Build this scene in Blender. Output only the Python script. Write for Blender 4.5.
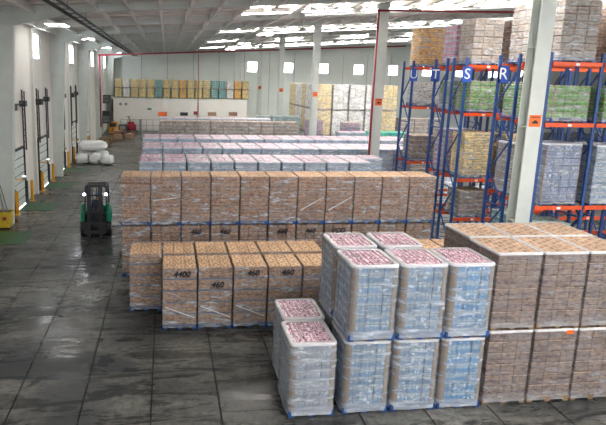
import bpy, math, random
from mathutils import Vector, Matrix, noise, Euler

random.seed(7)
sc = bpy.context.scene
C = sc.collection
for o in list(bpy.data.objects):
    bpy.data.objects.remove(o)

# ------------------------------------------------------------------ camera
CAM_H = 7.3
FPX, CX, CY = 530.0, 226.47, 174.36
PIT, YAW, ROL = 0.180643, 0.115470, -0.022158
_F = Vector((math.sin(YAW)*math.cos(PIT), math.cos(YAW)*math.cos(PIT), -math.sin(PIT)))
_R = Vector((math.cos(YAW), -math.sin(YAW), 0))
_D = _F.cross(_R)
R2 = _R*math.cos(ROL) + _D*math.sin(ROL)
D2 = -_R*math.sin(ROL) + _D*math.cos(ROL)
cam_d = bpy.data.cameras.new('camera')
cam = bpy.data.objects.new('camera', cam_d)
C.objects.link(cam)
m = Matrix((R2, -D2, -_F)).transposed().to_4x4()
m.translation = (0, 0, CAM_H)
cam.matrix_world = m
cam_d.sensor_width = 36.0
cam_d.lens = FPX/606*36
cam_d.shift_x = (303-CX)/606
cam_d.shift_y = -(212.5-CY)/606
cam_d.clip_end = 400
sc.camera = cam

def _ray(x, y):
    return _F*FPX + R2*(x-CX) + D2*(y-CY)
def at_z(x, y, z=0.0):
    d = _ray(x, y); t = (z-CAM_H)/d.z
    return Vector((0, 0, CAM_H)) + d*t
def at_y(x, y, Y):
    d = _ray(x, y)
    return Vector((0, 0, CAM_H)) + d*(Y/d.y)
def at_x(x, y, X):
    d = _ray(x, y)
    return Vector((0, 0, CAM_H)) + d*(X/d.x)

# ------------------------------------------------------------------ light, exposure
sc.view_settings.view_transform = 'Standard'
sc.view_settings.look = 'None'
sc.view_settings.gamma = 1.0
sc.view_settings.use_curve_mapping = False
sc.view_settings.exposure = 0.85
sc.cycles.use_denoising = True
sc.cycles.max_bounces = 7
sc.cycles.diffuse_bounces = 4
sc.cycles.transparent_max_bounces = 12
sc.cycles.caustics_reflective = False
sc.cycles.caustics_refractive = False

world = bpy.data.worlds.new('overcast_sky')
sc.world = world
world.use_nodes = True
bg = world.node_tree.nodes['Background']
bg.inputs[0].default_value = (0.96, 0.98, 1.0, 1)
bg.inputs[1].default_value = 1.15

SKYLIGHT_STRENGTH = 25.0
LAMP_STRENGTH = 14.0
WINDOW_STRENGTH = 9.0

# ------------------------------------------------------------------ materials
MATS = {}
def new_mat(name):
    mt = bpy.data.materials.new(name); mt.use_nodes = True
    MATS[name] = mt
    nt = mt.node_tree
    return mt, nt, nt.nodes['Principled BSDF'], nt.links
def N(nt, kind, **kw):
    n = nt.nodes.new(kind)
    for k, v in kw.items():
        if k.startswith('i_'):
            key = k[2:]
            n.inputs[int(key) if key.isdigit() else key].default_value = v
        else:
            setattr(n, k, v)
    return n
def ramp(nt, pts):
    r = nt.nodes.new('ShaderNodeValToRGB')
    el = r.color_ramp.elements
    while len(el) < len(pts): el.new(0.5)
    for e, (p, c) in zip(el, pts):
        e.position = p; e.color = (c[0], c[1], c[2], 1) if len(c) == 3 else c
    return r
def mixrgb(nt, L, fac, a, b, mode='MIX'):
    n = nt.nodes.new('ShaderNodeMix'); n.data_type = 'RGBA'; n.blend_type = mode
    for sock, v in ((n.inputs[0], fac), (n.inputs[6], a), (n.inputs[7], b)):
        if isinstance(v, bpy.types.NodeSocket): L.new(v, sock)
        elif isinstance(v, (int, float)): sock.default_value = v
        else: sock.default_value = (v[0], v[1], v[2], 1)
    return n.outputs[2]
def math_n(nt, L, op, a, b=0.0, c=None):
    n = nt.nodes.new('ShaderNodeMath'); n.operation = op
    for i, v in enumerate((a, b) if c is None else (a, b, c)):
        if isinstance(v, bpy.types.NodeSocket): L.new(v, n.inputs[i])
        else: n.inputs[i].default_value = v
    return n.outputs[0]
def scaled_coord(nt, L, scale, kind='Object'):
    tc = nt.nodes.new('ShaderNodeTexCoord')
    mp = nt.nodes.new('ShaderNodeMapping'); mp.inputs['Scale'].default_value = scale
    L.new(tc.outputs[kind], mp.inputs[0])
    return mp.outputs[0]

def plain(name, col, rough=0.6, metal=0.0, var=0.06, scale=6.0, rnd=0.0, bump=0.0):
    """painted / plastic / metal surface with faint mottling"""
    mt, nt, b, L = new_mat(name)
    ns = N(nt, 'ShaderNodeTexNoise', i_Scale=scale, i_Detail=4.0)
    L.new(scaled_coord(nt, L, (1, 1, 1)), ns.inputs['Vector'])
    r = ramp(nt, [(0.3, [c*(1-var) for c in col]), (0.7, [min(1, c*(1+var)) for c in col])])
    L.new(ns.outputs[0], r.inputs[0])
    out = r.outputs[0]
    if rnd:
        oi = nt.nodes.new('ShaderNodeObjectInfo')
        f = math_n(nt, L, 'MULTIPLY_ADD', oi.outputs['Random'], 2*rnd, 1-rnd)
        hs = N(nt, 'ShaderNodeHueSaturation'); L.new(out, hs.inputs['Color']); L.new(f, hs.inputs['Value'])
        out = hs.outputs[0]
    L.new(out, b.inputs['Base Color'])
    b.inputs['Roughness'].default_value = rough
    b.inputs['Metallic'].default_value = metal
    if bump:
        bp = N(nt, 'ShaderNodeBump', i_Strength=bump, i_Distance=0.02)
        L.new(ns.outputs[0], bp.inputs['Height']); L.new(bp.outputs[0], b.inputs['Normal'])
    return mt
def emit(name, col, strength):
    mt, nt, b, L = new_mat(name)
    b.inputs['Base Color'].default_value = (*col, 1)
    b.inputs['Emission Color'].default_value = (*col, 1)
    b.inputs['Emission Strength'].default_value = strength
    return mt

def piece_coords(nt, L):
    """position inside the single carton or pack, and a random number of its own"""
    at = N(nt, 'ShaderNodeAttribute', attribute_name='loc')
    ar = N(nt, 'ShaderNodeAttribute', attribute_name='rnd')
    oi = nt.nodes.new('ShaderNodeObjectInfo')
    rn = math_n(nt, L, 'FRACT', math_n(nt, L, 'ADD', ar.outputs['Fac'], math_n(nt, L, 'MULTIPLY', oi.outputs['Random'], 7.31)))
    sep = nt.nodes.new('ShaderNodeSeparateXYZ'); L.new(at.outputs['Vector'], sep.inputs[0])
    return at.outputs['Vector'], sep, rn
def pnoise(nt, L, vec, rn, scale3, scale, detail=3.0, seed=37.0, rough=0.55):
    mp = nt.nodes.new('ShaderNodeMapping'); mp.inputs['Scale'].default_value = scale3
    L.new(vec, mp.inputs[0])
    n = N(nt, 'ShaderNodeTexNoise', noise_dimensions='4D', i_Scale=scale, i_Detail=detail, i_Roughness=rough)
    L.new(mp.outputs[0], n.inputs['Vector']); L.new(math_n(nt, L, 'MULTIPLY', rn, seed), n.inputs['W'])
    return n.outputs[0]
def facing_up(nt, L):
    geo = nt.nodes.new('ShaderNodeNewGeometry')
    sn = nt.nodes.new('ShaderNodeSeparateXYZ'); L.new(geo.outputs['Normal'], sn.inputs[0])
    return math_n(nt, L, 'GREATER_THAN', sn.outputs[2], 0.7)

def carton_mat(name, col, top, ink, ink_amt=0.6, rnd=0.13):
    """corrugated card: own shade per carton, printed rows on the faces, perforation rows on the top flaps"""
    mt, nt, b, L = new_mat(name)
    vec, sep, rn = piece_coords(nt, L)
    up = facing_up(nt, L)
    pr = pnoise(nt, L, vec, rn, (10, 10, 34), 1.0, 0.6)
    dash = math_n(nt, L, 'GREATER_THAN', pr, 0.53)
    band = math_n(nt, L, 'GREATER_THAN', math_n(nt, L, 'SINE', math_n(nt, L, 'MULTIPLY_ADD', sep.outputs[2], 46.0, 1.2)), 0.05)
    inkf = math_n(nt, L, 'MULTIPLY', math_n(nt, L, 'MULTIPLY', dash, band), math_n(nt, L, 'MULTIPLY', math_n(nt, L, 'SUBTRACT', 1.0, up), ink_amt))
    g = pnoise(nt, L, vec, rn, (1, 1, 1.6), 9.0, 5.0, 19.0, 0.7)
    gr = ramp(nt, [(0.36, [c*0.50 for c in col]), (0.64, [min(1, c*1.42) for c in col])]); L.new(g, gr.inputs[0])
    wv = N(nt, 'ShaderNodeTexVoronoi', voronoi_dimensions='2D', i_Scale=7.0)
    mp2 = nt.nodes.new('ShaderNodeMapping'); mp2.inputs['Scale'].default_value = (1.5, 0.8, 0.01); mp2.inputs['Rotation'].default_value = (0, 0, 0.35)
    L.new(vec, mp2.inputs[0]); L.new(mp2.outputs[0], wv.inputs['Vector'])
    perf = math_n(nt, L, 'LESS_THAN', wv.outputs[0], 0.34)
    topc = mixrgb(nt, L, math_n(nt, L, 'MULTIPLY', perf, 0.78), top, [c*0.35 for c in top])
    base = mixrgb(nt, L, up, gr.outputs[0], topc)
    base = mixrgb(nt, L, inkf, base, ink)
    hs = N(nt, 'ShaderNodeHueSaturation'); L.new(base, hs.inputs['Color'])
    L.new(math_n(nt, L, 'MULTIPLY_ADD', rn, 2*rnd, 1-rnd), hs.inputs['Value'])
    L.new(hs.outputs[0], b.inputs['Base Color'])
    b.inputs['Roughness'].default_value = 0.75
    return mt

def pack_mat(name, label, pale, rnd=0.2):
    """shrink-wrapped bottles: upright bottle stripes, coloured label band round the middle of each pack"""
    mt, nt, b, L = new_mat(name)
    vec, sep, rn = piece_coords(nt, L)
    s = math_n(nt, L, 'ADD', sep.outputs[0], sep.outputs[1])
    st = math_n(nt, L, 'ABSOLUTE', math_n(nt, L, 'SINE', math_n(nt, L, 'MULTIPLY', s, 34.0)))
    gap = math_n(nt, L, 'LESS_THAN', st, 0.26)
    ns = pnoise(nt, L, vec, rn, (1, 1, 1), 11.0, 4.0, 31.0)
    zz = math_n(nt, L, 'ADD', sep.outputs[2], math_n(nt, L, 'MULTIPLY', math_n(nt, L, 'SUBTRACT', ns, 0.5), 0.20))
    band = ramp(nt, [(0.045, (0.95,)*3), (0.075, (0.12,)*3)]); L.new(math_n(nt, L, 'ABSOLUTE', zz), band.inputs[0])
    c = mixrgb(nt, L, band.outputs[0], pale, label)
    c = mixrgb(nt, L, math_n(nt, L, 'MULTIPLY', gap, 0.55), c, [x*0.35 for x in label])
    c = mixrgb(nt, L, math_n(nt, L, 'MULTIPLY', math_n(nt, L, 'GREATER_THAN', ns, 0.60), 0.55), c, (0.80, 0.83, 0.88))
    hs = N(nt, 'ShaderNodeHueSaturation'); L.new(c, hs.inputs['Color'])
    L.new(math_n(nt, L, 'MULTIPLY_ADD', rn, 2*rnd, 1-rnd), hs.inputs['Value'])
    L.new(hs.outputs[0], b.inputs['Base Color'])
    b.inputs['Roughness'].default_value = 0.3
    return mt

def packtop_mat(name, light, pink, dark):
    """printed shrink sleeve seen from above: pale ground with pink and dark dashes"""
    mt, nt, b, L = new_mat(name)
    vec, sep, rn = piece_coords(nt, L)
    v = pnoise(nt, L, vec, rn, (1.5, 0.8, 1), 13.0, 1.5, 43.0)
    r = ramp(nt, [(0.0, dark), (0.42, dark), (0.44, pink), (0.51, pink), (0.54, light), (1.0, light)])
    L.new(v, r.inputs[0])
    L.new(r.outputs[0], b.inputs['Base Color'])
    b.inputs['Roughness'].default_value = 0.35
    return mt

def film_mat(name, tint, base, streak, rough=0.22, band=0.0, foot=0.0):
    """stretch film: mostly clear, whiter where it bunches into creases"""
    mt, nt, b, L = new_mat(name)
    tc = nt.nodes.new('ShaderNodeTexCoord'); oi = nt.nodes.new('ShaderNodeObjectInfo')
    mp = nt.nodes.new('ShaderNodeMapping'); mp.inputs['Scale'].default_value = (1.6, 1.6, 6.5)
    mp.inputs['Rotation'].default_value = (0.22, 0.28, 0)
    L.new(tc.outputs['Object'], mp.inputs[0])
    ns = N(nt, 'ShaderNodeTexNoise', noise_dimensions='4D', i_Scale=1.4, i_Detail=6.0, i_Roughness=0.65, i_Distortion=0.6)
    L.new(mp.outputs[0], ns.inputs['Vector'])
    L.new(math_n(nt, L, 'MULTIPLY', oi.outputs['Random'], 29.0), ns.inputs['W'])
    r = ramp(nt, [(0.44, (base,)*3), (0.57, (base+streak*0.35,)*3), (0.66, (base+streak,)*3)])
    L.new(ns.outputs[0], r.inputs[0])
    a = r.outputs[0]
    b.inputs['Base Color'].default_value = (*tint, 1)
    b.inputs['Roughness'].default_value = rough
    bp = N(nt, 'ShaderNodeBump', i_Strength=0.35, i_Distance=0.03)
    L.new(ns.outputs[0], bp.inputs['Height']); L.new(bp.outputs[0], b.inputs['Normal'])
    if band:
        sep = nt.nodes.new('ShaderNodeSeparateXYZ'); L.new(tc.outputs['Object'], sep.inputs[0])
        wv = math_n(nt, L, 'ABSOLUTE', math_n(nt, L, 'SINE', math_n(nt, L, 'MULTIPLY', sep.outputs[2], math.pi/band)))
        bd = math_n(nt, L, 'MULTIPLY', math_n(nt, L, 'LESS_THAN', wv, 0.3), 0.09)
        a = math_n(nt, L, 'ADD', a, bd)
    if foot:
        sp2 = nt.nodes.new('ShaderNodeSeparateXYZ'); L.new(tc.outputs['Object'], sp2.inputs[0])
        fr = ramp(nt, [(0.10, (foot,)*3), (0.30, (0, 0, 0))]); L.new(sp2.outputs[2], fr.inputs[0])
        a = math_n(nt, L, 'ADD', a, fr.outputs[0])
    L.new(a, b.inputs['Alpha'])
    return mt

def concrete_mat():
    mt, nt, b, L = new_mat('polished_concrete')
    geo = nt.nodes.new('ShaderNodeNewGeometry'); pos = geo.outputs['Position']
    def nz(scale, detail, sx=1, sy=1, rough=0.6, dist=0.0):
        mp = nt.nodes.new('ShaderNodeMapping'); mp.inputs['Scale'].default_value = (sx, sy, 1)
        L.new(pos, mp.inputs[0])
        n = N(nt, 'ShaderNodeTexNoise', i_Scale=scale, i_Detail=detail, i_Roughness=rough, i_Distortion=dist)
        L.new(mp.outputs[0], n.inputs['Vector']); return n.outputs[0]
    big = nz(0.35, 6, 0.6, 1.0, 0.65, 0.8)
    fine = nz(6.0, 8, 1, 1, 0.7)
    sweep = nz(1.3, 7, 0.35, 1.6, 0.7, 1.2)
    c1 = ramp(nt, [(0.33, (0.042, 0.045, 0.047)), (0.50, (0.100, 0.102, 0.097)), (0.66, (0.190, 0.188, 0.172))])
    L.new(big, c1.inputs[0])
    c2 = ramp(nt, [(0.36, (0.28, 0.28, 0.29)), (0.64, (1.5, 1.47, 1.40))]); L.new(fine, c2.inputs[0])
    c = mixrgb(nt, L, 0.75, c1.outputs[0], c2.outputs[0], 'MULTIPLY')
    c3 = ramp(nt, [(0.43, (0.25, 0.26, 0.28)), (0.57, (1, 1, 1))]); L.new(sweep, c3.inputs[0])
    c = mixrgb(nt, L, 0.7, c, c3.outputs[0], 'MULTIPLY')
    # oil and tyre stains, each with its own outline
    stains = ((35, 366, 2.2, 0.62, 0.9), (75, 392, 0.9, 0.45, 0.75), (90, 261, 1.3, 1.3, 0.75), (55, 311, 1.7, 0.35, 0.65), (108, 326, 0.8, 0.25, 0.6),
              (108, 365, 0.7, 0.30, 0.7), (170, 372, 1.0, 0.25, 0.5), (15, 345, 1.3, 0.4, 0.5), (55, 262, 1.2, 0.7, 0.4), (230, 362, 0.9, 0.25, 0.4), (70, 420, 0.6, 0.3, 0.6))
    for (px, py, rx, ry, amt) in stains:
        x, y = at_z(px, py).xy
        sp = nt.nodes.new('ShaderNodeSeparateXYZ'); L.new(pos, sp.inputs[0])
        dx = math_n(nt, L, 'DIVIDE', math_n(nt, L, 'SUBTRACT', sp.outputs[0], x), rx)
        dy = math_n(nt, L, 'DIVIDE', math_n(nt, L, 'SUBTRACT', sp.outputs[1], y), ry)
        d2 = math_n(nt, L, 'ADD', math_n(nt, L, 'MULTIPLY', dx, dx), math_n(nt, L, 'MULTIPLY', dy, dy))
        e = math_n(nt, L, 'ADD', d2, math_n(nt, L, 'MULTIPLY', math_n(nt, L, 'SUBTRACT', sweep, 0.66), 4.5))
        r = ramp(nt, [(0.35, (amt,)*3), (0.95, (0, 0, 0))]); L.new(e, r.inputs[0])
        c = mixrgb(nt, L, r.outputs[0], c, (0.028, 0.031, 0.034))
    L.new(c, b.inputs['Base Color'])
    b.inputs['Specular IOR Level'].default_value = 0.36
    rr = ramp(nt, [(0.40, (0.13,)*3), (0.62, (0.5,)*3)]); L.new(sweep, rr.inputs[0])
    L.new(rr.outputs[0], b.inputs['Roughness'])
    bp = N(nt, 'ShaderNodeBump', i_Strength=0.08, i_Distance=0.02)
    L.new(fine, bp.inputs['Height']); L.new(bp.outputs[0], b.inputs['Normal'])
    return mt

M = {}
M['concrete'] = concrete_mat()
M['joint'] = plain('joint_filler', (0.012, 0.013, 0.014), 0.9)
M['wall'] = plain('white_wall_paint', (0.76, 0.74, 0.70), 0.7, var=0.04, scale=0.6)
M['wall_grey'] = plain('grey_wall_panel', (0.66, 0.71, 0.68), 0.7, var=0.05, scale=0.5)
M['column'] = plain('pale_green_grey_paint', (0.58, 0.62, 0.59), 0.45, var=0.05, scale=2.0)
M['rafter'] = plain('rafter_paint', (0.60, 0.64, 0.61), 0.5, var=0.06, scale=1.5)
M['purlin'] = plain('galvanised_purlin', (0.76, 0.75, 0.70), 0.5, 0.0, var=0.1, scale=2.0)
M['deck'] = plain('roof_deck', (0.70, 0.66, 0.60), 0.55, 0.0, var=0.15, scale=0.8)
M['steelwhite'] = plain('white_steel', (0.72, 0.72, 0.72), 0.4, var=0.05)
M['dark'] = plain('dark_steel', (0.028, 0.03, 0.034), 0.5)
M['grey'] = plain('grey_steel', (0.25, 0.26, 0.27), 0.45, 0.3)
M['black'] = plain('black_rubber', (0.012, 0.012, 0.013), 0.6)
M['red'] = plain('red_pipe_paint', (0.30, 0.012, 0.03), 0.4)
M['yellow'] = plain('safety_yellow', (0.75, 0.36, 0.01), 0.45, var=0.12)
M['binyellow'] = plain('yellow_plastic', (0.62, 0.42, 0.02), 0.4, var=0.15)
M['greenfloor'] = plain('green_floor_paint', (0.012, 0.085, 0.035), 0.35, var=0.3, scale=3.0)
M['rackblue'] = plain('rack_blue', (0.014, 0.06, 0.22), 0.4, var=0.2)
M['rackorange'] = plain('rack_orange', (0.72, 0.085, 0.012), 0.4, var=0.12)
M['signblue'] = plain('sign_blue', (0.02, 0.08, 0.40), 0.4)
M['signwhite'] = plain('sign_white', (0.85, 0.85, 0.86), 0.4)
M['orange'] = plain('orange_card', (0.85, 0.16, 0.02), 0.5)
M['palletblue'] = plain('pallet_blue', (0.010, 0.065, 0.24), 0.55, var=0.35, scale=9.0, rnd=0.2)
M['palletwood'] = plain('pallet_wood', (0.20, 0.13, 0.075), 0.8, var=0.3, scale=9.0, rnd=0.25)
M['cornerboard'] = plain('corner_card', (0.24, 0.17, 0.11), 0.8, var=0.15)
M['ink'] = plain('marker_ink', (0.015, 0.013, 0.02), 0.6)
M['film_white'] = plain('twisted_film', (0.72, 0.75, 0.78), 0.25)
M['sack'] = plain('white_woven_sack', (0.74, 0.75, 0.75), 0.75, var=0.05, bump=0.3)
M['forkgreen'] = plain('forklift_green', (0.0, 0.24, 0.13), 0.35, var=0.1)
M['teal'] = plain('teal_plastic', (0.01, 0.36, 0.27), 0.4, var=0.3, scale=5)
M['tape'] = plain('pale_tape', (0.55, 0.5, 0.42), 0.5)

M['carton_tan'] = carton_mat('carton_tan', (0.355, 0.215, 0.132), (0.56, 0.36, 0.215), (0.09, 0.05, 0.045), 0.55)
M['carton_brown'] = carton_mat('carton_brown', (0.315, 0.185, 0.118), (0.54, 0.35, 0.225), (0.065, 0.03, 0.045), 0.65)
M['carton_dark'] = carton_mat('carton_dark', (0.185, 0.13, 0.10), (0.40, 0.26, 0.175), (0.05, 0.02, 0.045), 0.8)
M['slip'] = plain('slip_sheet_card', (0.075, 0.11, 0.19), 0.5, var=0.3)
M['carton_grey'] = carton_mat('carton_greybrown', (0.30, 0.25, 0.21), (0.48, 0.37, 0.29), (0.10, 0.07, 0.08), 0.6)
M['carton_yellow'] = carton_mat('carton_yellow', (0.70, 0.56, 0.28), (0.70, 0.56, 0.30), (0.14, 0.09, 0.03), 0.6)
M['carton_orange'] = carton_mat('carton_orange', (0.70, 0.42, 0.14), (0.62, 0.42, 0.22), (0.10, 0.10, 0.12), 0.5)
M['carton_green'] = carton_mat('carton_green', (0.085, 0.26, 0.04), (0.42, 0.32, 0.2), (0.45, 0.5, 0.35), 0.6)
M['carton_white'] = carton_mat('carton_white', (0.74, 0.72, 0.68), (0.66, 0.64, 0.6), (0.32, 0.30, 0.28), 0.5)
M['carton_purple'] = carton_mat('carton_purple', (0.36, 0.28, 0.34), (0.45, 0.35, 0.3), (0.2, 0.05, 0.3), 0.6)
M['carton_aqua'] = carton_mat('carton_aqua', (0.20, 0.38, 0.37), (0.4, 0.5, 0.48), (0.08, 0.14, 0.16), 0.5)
M['pack_blue'] = pack_mat('pack_blue', (0.11, 0.21, 0.35), (0.36, 0.43, 0.49))
M['pack_pale'] = pack_mat('pack_pale', (0.22, 0.38, 0.58), (0.58, 0.63, 0.69))
M['pack_deepblue'] = pack_mat('pack_deepblue', (0.06, 0.20, 0.40), (0.28, 0.40, 0.50))
M['pack_grey'] = pack_mat('pack_grey', (0.20, 0.25, 0.33), (0.42, 0.45, 0.50))
M['pack_pink'] = pack_mat('pack_pink', (0.50, 0.16, 0.26), (0.50, 0.52, 0.62))
M['pack_slate'] = pack_mat('pack_slate', (0.14, 0.17, 0.30), (0.24, 0.31, 0.44))
M['packtop'] = packtop_mat('packtop_pink', (0.70, 0.62, 0.66), (0.46, 0.15, 0.25), (0.05, 0.03, 0.08))
M['packtop_pale'] = packtop_mat('packtop_pale', (0.70, 0.62, 0.66), (0.56, 0.20, 0.31), (0.18, 0.10, 0.20))
M['cap'] = plain('bottle_cap_pink', (0.56, 0.40, 0.46), 0.35, rnd=0.3)
M['film_clear'] = film_mat('film_clear', (0.74, 0.77, 0.82), 0.05, 0.62, foot=0.2)
M['film_milky'] = film_mat('film_milky', (0.62, 0.68, 0.77), 0.13, 0.60, band=0.225, foot=0.35)
M['film_thin'] = film_mat('film_thin', (0.62, 0.62, 0.66), 0.07, 0.38, foot=0.3)
M['film_heavy'] = film_mat('film_heavy', (0.64, 0.68, 0.75), 0.24, 0.55, band=0.225, foot=0.3)
M['film_rim'] = film_mat('film_rim', (0.80, 0.81, 0.84), 0.55, 0.35)

M['lamp'] = emit('lamp_tube', (1.0, 0.98, 0.95), LAMP_STRENGTH)
M['skylight'] = emit('skylight_panel', (1.0, 0.98, 0.95), SKYLIGHT_STRENGTH)
M['window'] = emit('daylight_pane', (0.90, 0.94, 1.0), WINDOW_STRENGTH)
M['headlight'] = emit('headlight_lens', (0.85, 0.92, 1.0), 14.0)

# ------------------------------------------------------------------ mesh helpers
class MB:
    def __init__(s):
        s.v = []; s.f = []; s.mi = []; s.cur = 0; s.smooth = False; s.org = []
    def add(s, vs, fs):
        o = len(s.v); s.v += [tuple(v) for v in vs]
        for f in fs: s.f.append(tuple(i+o for i in f)); s.mi.append(s.cur)
        return s
    def box(s, x0, x1, y0, y1, z0, z1):
        return s.add([(x0,y0,z0),(x1,y0,z0),(x1,y1,z0),(x0,y1,z0),(x0,y0,z1),(x1,y0,z1),(x1,y1,z1),(x0,y1,z1)],
                     [(0,3,2,1),(4,5,6,7),(0,1,5,4),(1,2,6,5),(2,3,7,6),(3,0,4,7)])
    def cbox(s, c, d):
        return s.box(c[0]-d[0]/2, c[0]+d[0]/2, c[1]-d[1]/2, c[1]+d[1]/2, c[2]-d[2]/2, c[2]+d[2]/2)
    def rbox(s, x0, x1, y0, y1, z0, z1, b):
        """box with chamfered edges"""
        X = (x0, x1); Y = (y0, y1); Z = (z0, z1); vs = []; idx = {}
        for i in (0, 1):
            for j in (0, 1):
                for k in (0, 1):
                    sx, sy, sz = (1-2*i)*b, (1-2*j)*b, (1-2*k)*b
                    idx[i,j,k,0] = len(vs); vs.append((X[i], Y[j]+sy, Z[k]+sz))
                    idx[i,j,k,1] = len(vs); vs.append((X[i]+sx, Y[j], Z[k]+sz))
                    idx[i,j,k,2] = len(vs); vs.append((X[i]+sx, Y[j]+sy, Z[k]))
        q = idx; F = []
        for a in (0, 1):
            F.append([q[a,0,0,0], q[a,1,0,0], q[a,1,1,0], q[a,0,1,0]] if a else [q[a,0,0,0], q[a,0,1,0], q[a,1,1,0], q[a,1,0,0]])
            F.append([q[0,a,0,1], q[0,a,1,1], q[1,a,1,1], q[1,a,0,1]] if a else [q[0,a,0,1], q[1,a,0,1], q[1,a,1,1], q[0,a,1,1]])
            F.append([q[0,0,a,2], q[1,0,a,2], q[1,1,a,2], q[0,1,a,2]] if a else [q[0,0,a,2], q[0,1,a,2], q[1,1,a,2], q[1,0,a,2]])
        cx, cy, cz = (x0+x1)/2, (y0+y1)/2, (z0+z1)/2
        E = []
        for a in (0, 1):
            for c in (0, 1):
                E.append([q[0,a,c,1], q[1,a,c,1], q[1,a,c,2], q[0,a,c,2]])
                E.append([q[a,0,c,0], q[a,1,c,0], q[a,1,c,2], q[a,0,c,2]])
                E.append([q[a,c,0,0], q[a,c,1,0], q[a,c,1,1], q[a,c,0,1]])
        for i in (0, 1):
            for j in (0, 1):
                for k in (0, 1): E.append([q[i,j,k,0], q[i,j,k,1], q[i,j,k,2]])
        for f in E:
            p = [Vector(vs[i]) for i in f]
            n = (p[1]-p[0]).cross(p[2]-p[0]); ce = sum(p, Vector())/len(p)
            if n.dot(ce-Vector((cx, cy, cz))) < 0: f.reverse()
        return s.add(vs, F+E)
    def cyl(s, p0, p1, r0, r1=None, n=8, caps=True):
        r1 = r0 if r1 is None else r1
        p0, p1 = Vector(p0), Vector(p1); ax = (p1-p0).normalized()
        t = Vector((0,0,1)) if abs(ax.z) < .9 else Vector((1,0,0))
        u = ax.cross(t).normalized(); w = ax.cross(u)
        vs = []
        for p, r in ((p0, r0), (p1, r1)):
            for i in range(n):
                a = 2*math.pi*i/n; vs.append(p+u*math.cos(a)*r+w*math.sin(a)*r)
        fs = [(i, i+n, (i+1) % n+n, (i+1) % n) for i in range(n)]
        if caps: fs += [tuple(range(n)), tuple(range(2*n-1, n-1, -1))]
        return s.add(vs, fs)
    def bar(s, p0, p1, w, d=None):
        """square-section bar between two points"""
        d = d or w; p0, p1 = Vector(p0), Vector(p1); ax = (p1-p0).normalized()
        t = Vector((0,0,1)) if abs(ax.z) < .95 else Vector((0,1,0))
        u = ax.cross(t).normalized()*w/2; v = ax.cross(u).normalized()*d/2
        vs = [p+a*u+b*v for p in (p0, p1) for a, b in ((-1,-1),(1,-1),(1,1),(-1,1))]
        return s.add(vs, [(0,1,2,3),(7,6,5,4),(0,4,5,1),(1,5,6,2),(2,6,7,3),(3,7,4,0)])
    def prism(s, poly, a0, a1, axis='y'):
        """extrude a 2-D outline; axis y: outline is (x,z); x: (y,z); z: (x,y)"""
        n = len(poly)
        def P(p, a): return (p[0], a, p[1]) if axis == 'y' else ((a, p[0], p[1]) if axis == 'x' else (p[0], p[1], a))
        vs = [P(p, a0) for p in poly]+[P(p, a1) for p in poly]
        fs = [tuple(range(n)), tuple(range(2*n-1, n-1, -1))]+[(i, i+n, (i+1) % n+n, (i+1) % n) for i in range(n)]
        return s.add(vs, fs)
    def mark(s, c, r):
        """the vertices added since the last mark belong to one piece centred at c"""
        s.org += [(c, r)]*(len(s.v)-len(s.org))
    def mesh(s, name, mats):
        me = bpy.data.meshes.new(name); me.from_pydata(s.v, [], s.f)
        for mt in (mats if isinstance(mats, (list, tuple)) else [mats]): me.materials.append(mt)
        me.polygons.foreach_set('material_index', s.mi)
        if s.smooth: me.polygons.foreach_set('use_smooth', [True]*len(s.f))
        if s.org:
            s.mark((0, 0, 0), 0.0)
            me.attributes.new('loc', 'FLOAT_VECTOR', 'POINT'); me.attributes.new('rnd', 'FLOAT', 'POINT')
            me.attributes['loc'].data.foreach_set('vector', [v[k]-o[0][k] for v, o in zip(s.v, s.org) for k in range(3)])
            me.attributes['rnd'].data.foreach_set('value', [o[1] for o in s.org])
        me.update(); return me
    def build(s, name, mats, parent=None, loc=(0,0,0), rz=0.0):
        return put(name, s.mesh(name, mats), parent, loc, rz)
def put(name, me, parent=None, loc=(0,0,0), rz=0.0):
    o = bpy.data.objects.new(name, me); C.objects.link(o)
    o.parent = parent; o.location = loc
    if rz: o.rotation_euler = (0, 0, rz)
    return o
def tag(o, label=None, cat=None, group=None, kind=None):
    if label: o['label'] = label
    if cat: o['category'] = cat
    if group: o['group'] = group
    if kind: o['kind'] = kind
    return o
def thing(name, label, cat, loc=(0,0,0), rz=0.0, group=None):
    o = bpy.data.objects.new(name, None); C.objects.link(o)
    o.location = loc; o.rotation_euler = (0, 0, rz); o.empty_display_size = 0.2
    return tag(o, label, cat, group)
def struct(o, label=None):
    return tag(o, label, None, None, 'structure')
def text(s_, size, mat, parent, loc, rot, name='lettering', shear=0.0, extrude=0.002, bold=0.0):
    cu = bpy.data.curves.new(name, 'FONT'); cu.body = s_; cu.size = size
    cu.align_x = 'CENTER'; cu.align_y = 'CENTER'; cu.shear = shear; cu.extrude = extrude; cu.offset = bold
    cu.resolution_u = 3
    cu.materials.append(mat)
    tmp = bpy.data.objects.new(name+'_curve', cu); C.objects.link(tmp)
    bpy.context.view_layer.update()
    me = bpy.data.meshes.new_from_object(tmp.evaluated_get(bpy.context.evaluated_depsgraph_get()))
    bpy.data.objects.remove(tmp)
    if not me.materials: me.materials.append(mat)
    o = bpy.data.objects.new(name, me); C.objects.link(o)
    o.parent = parent; o.location = loc; o.rotation_euler = rot
    return o
ORD = ['first', 'second', 'third', 'fourth', 'fifth', 'sixth', 'seventh', 'eighth', 'ninth', 'tenth', 'eleventh', 'twelfth', 'thirteenth', 'fourteenth', 'fifteenth', 'sixteenth', 'seventeenth', 'eighteenth']

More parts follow.
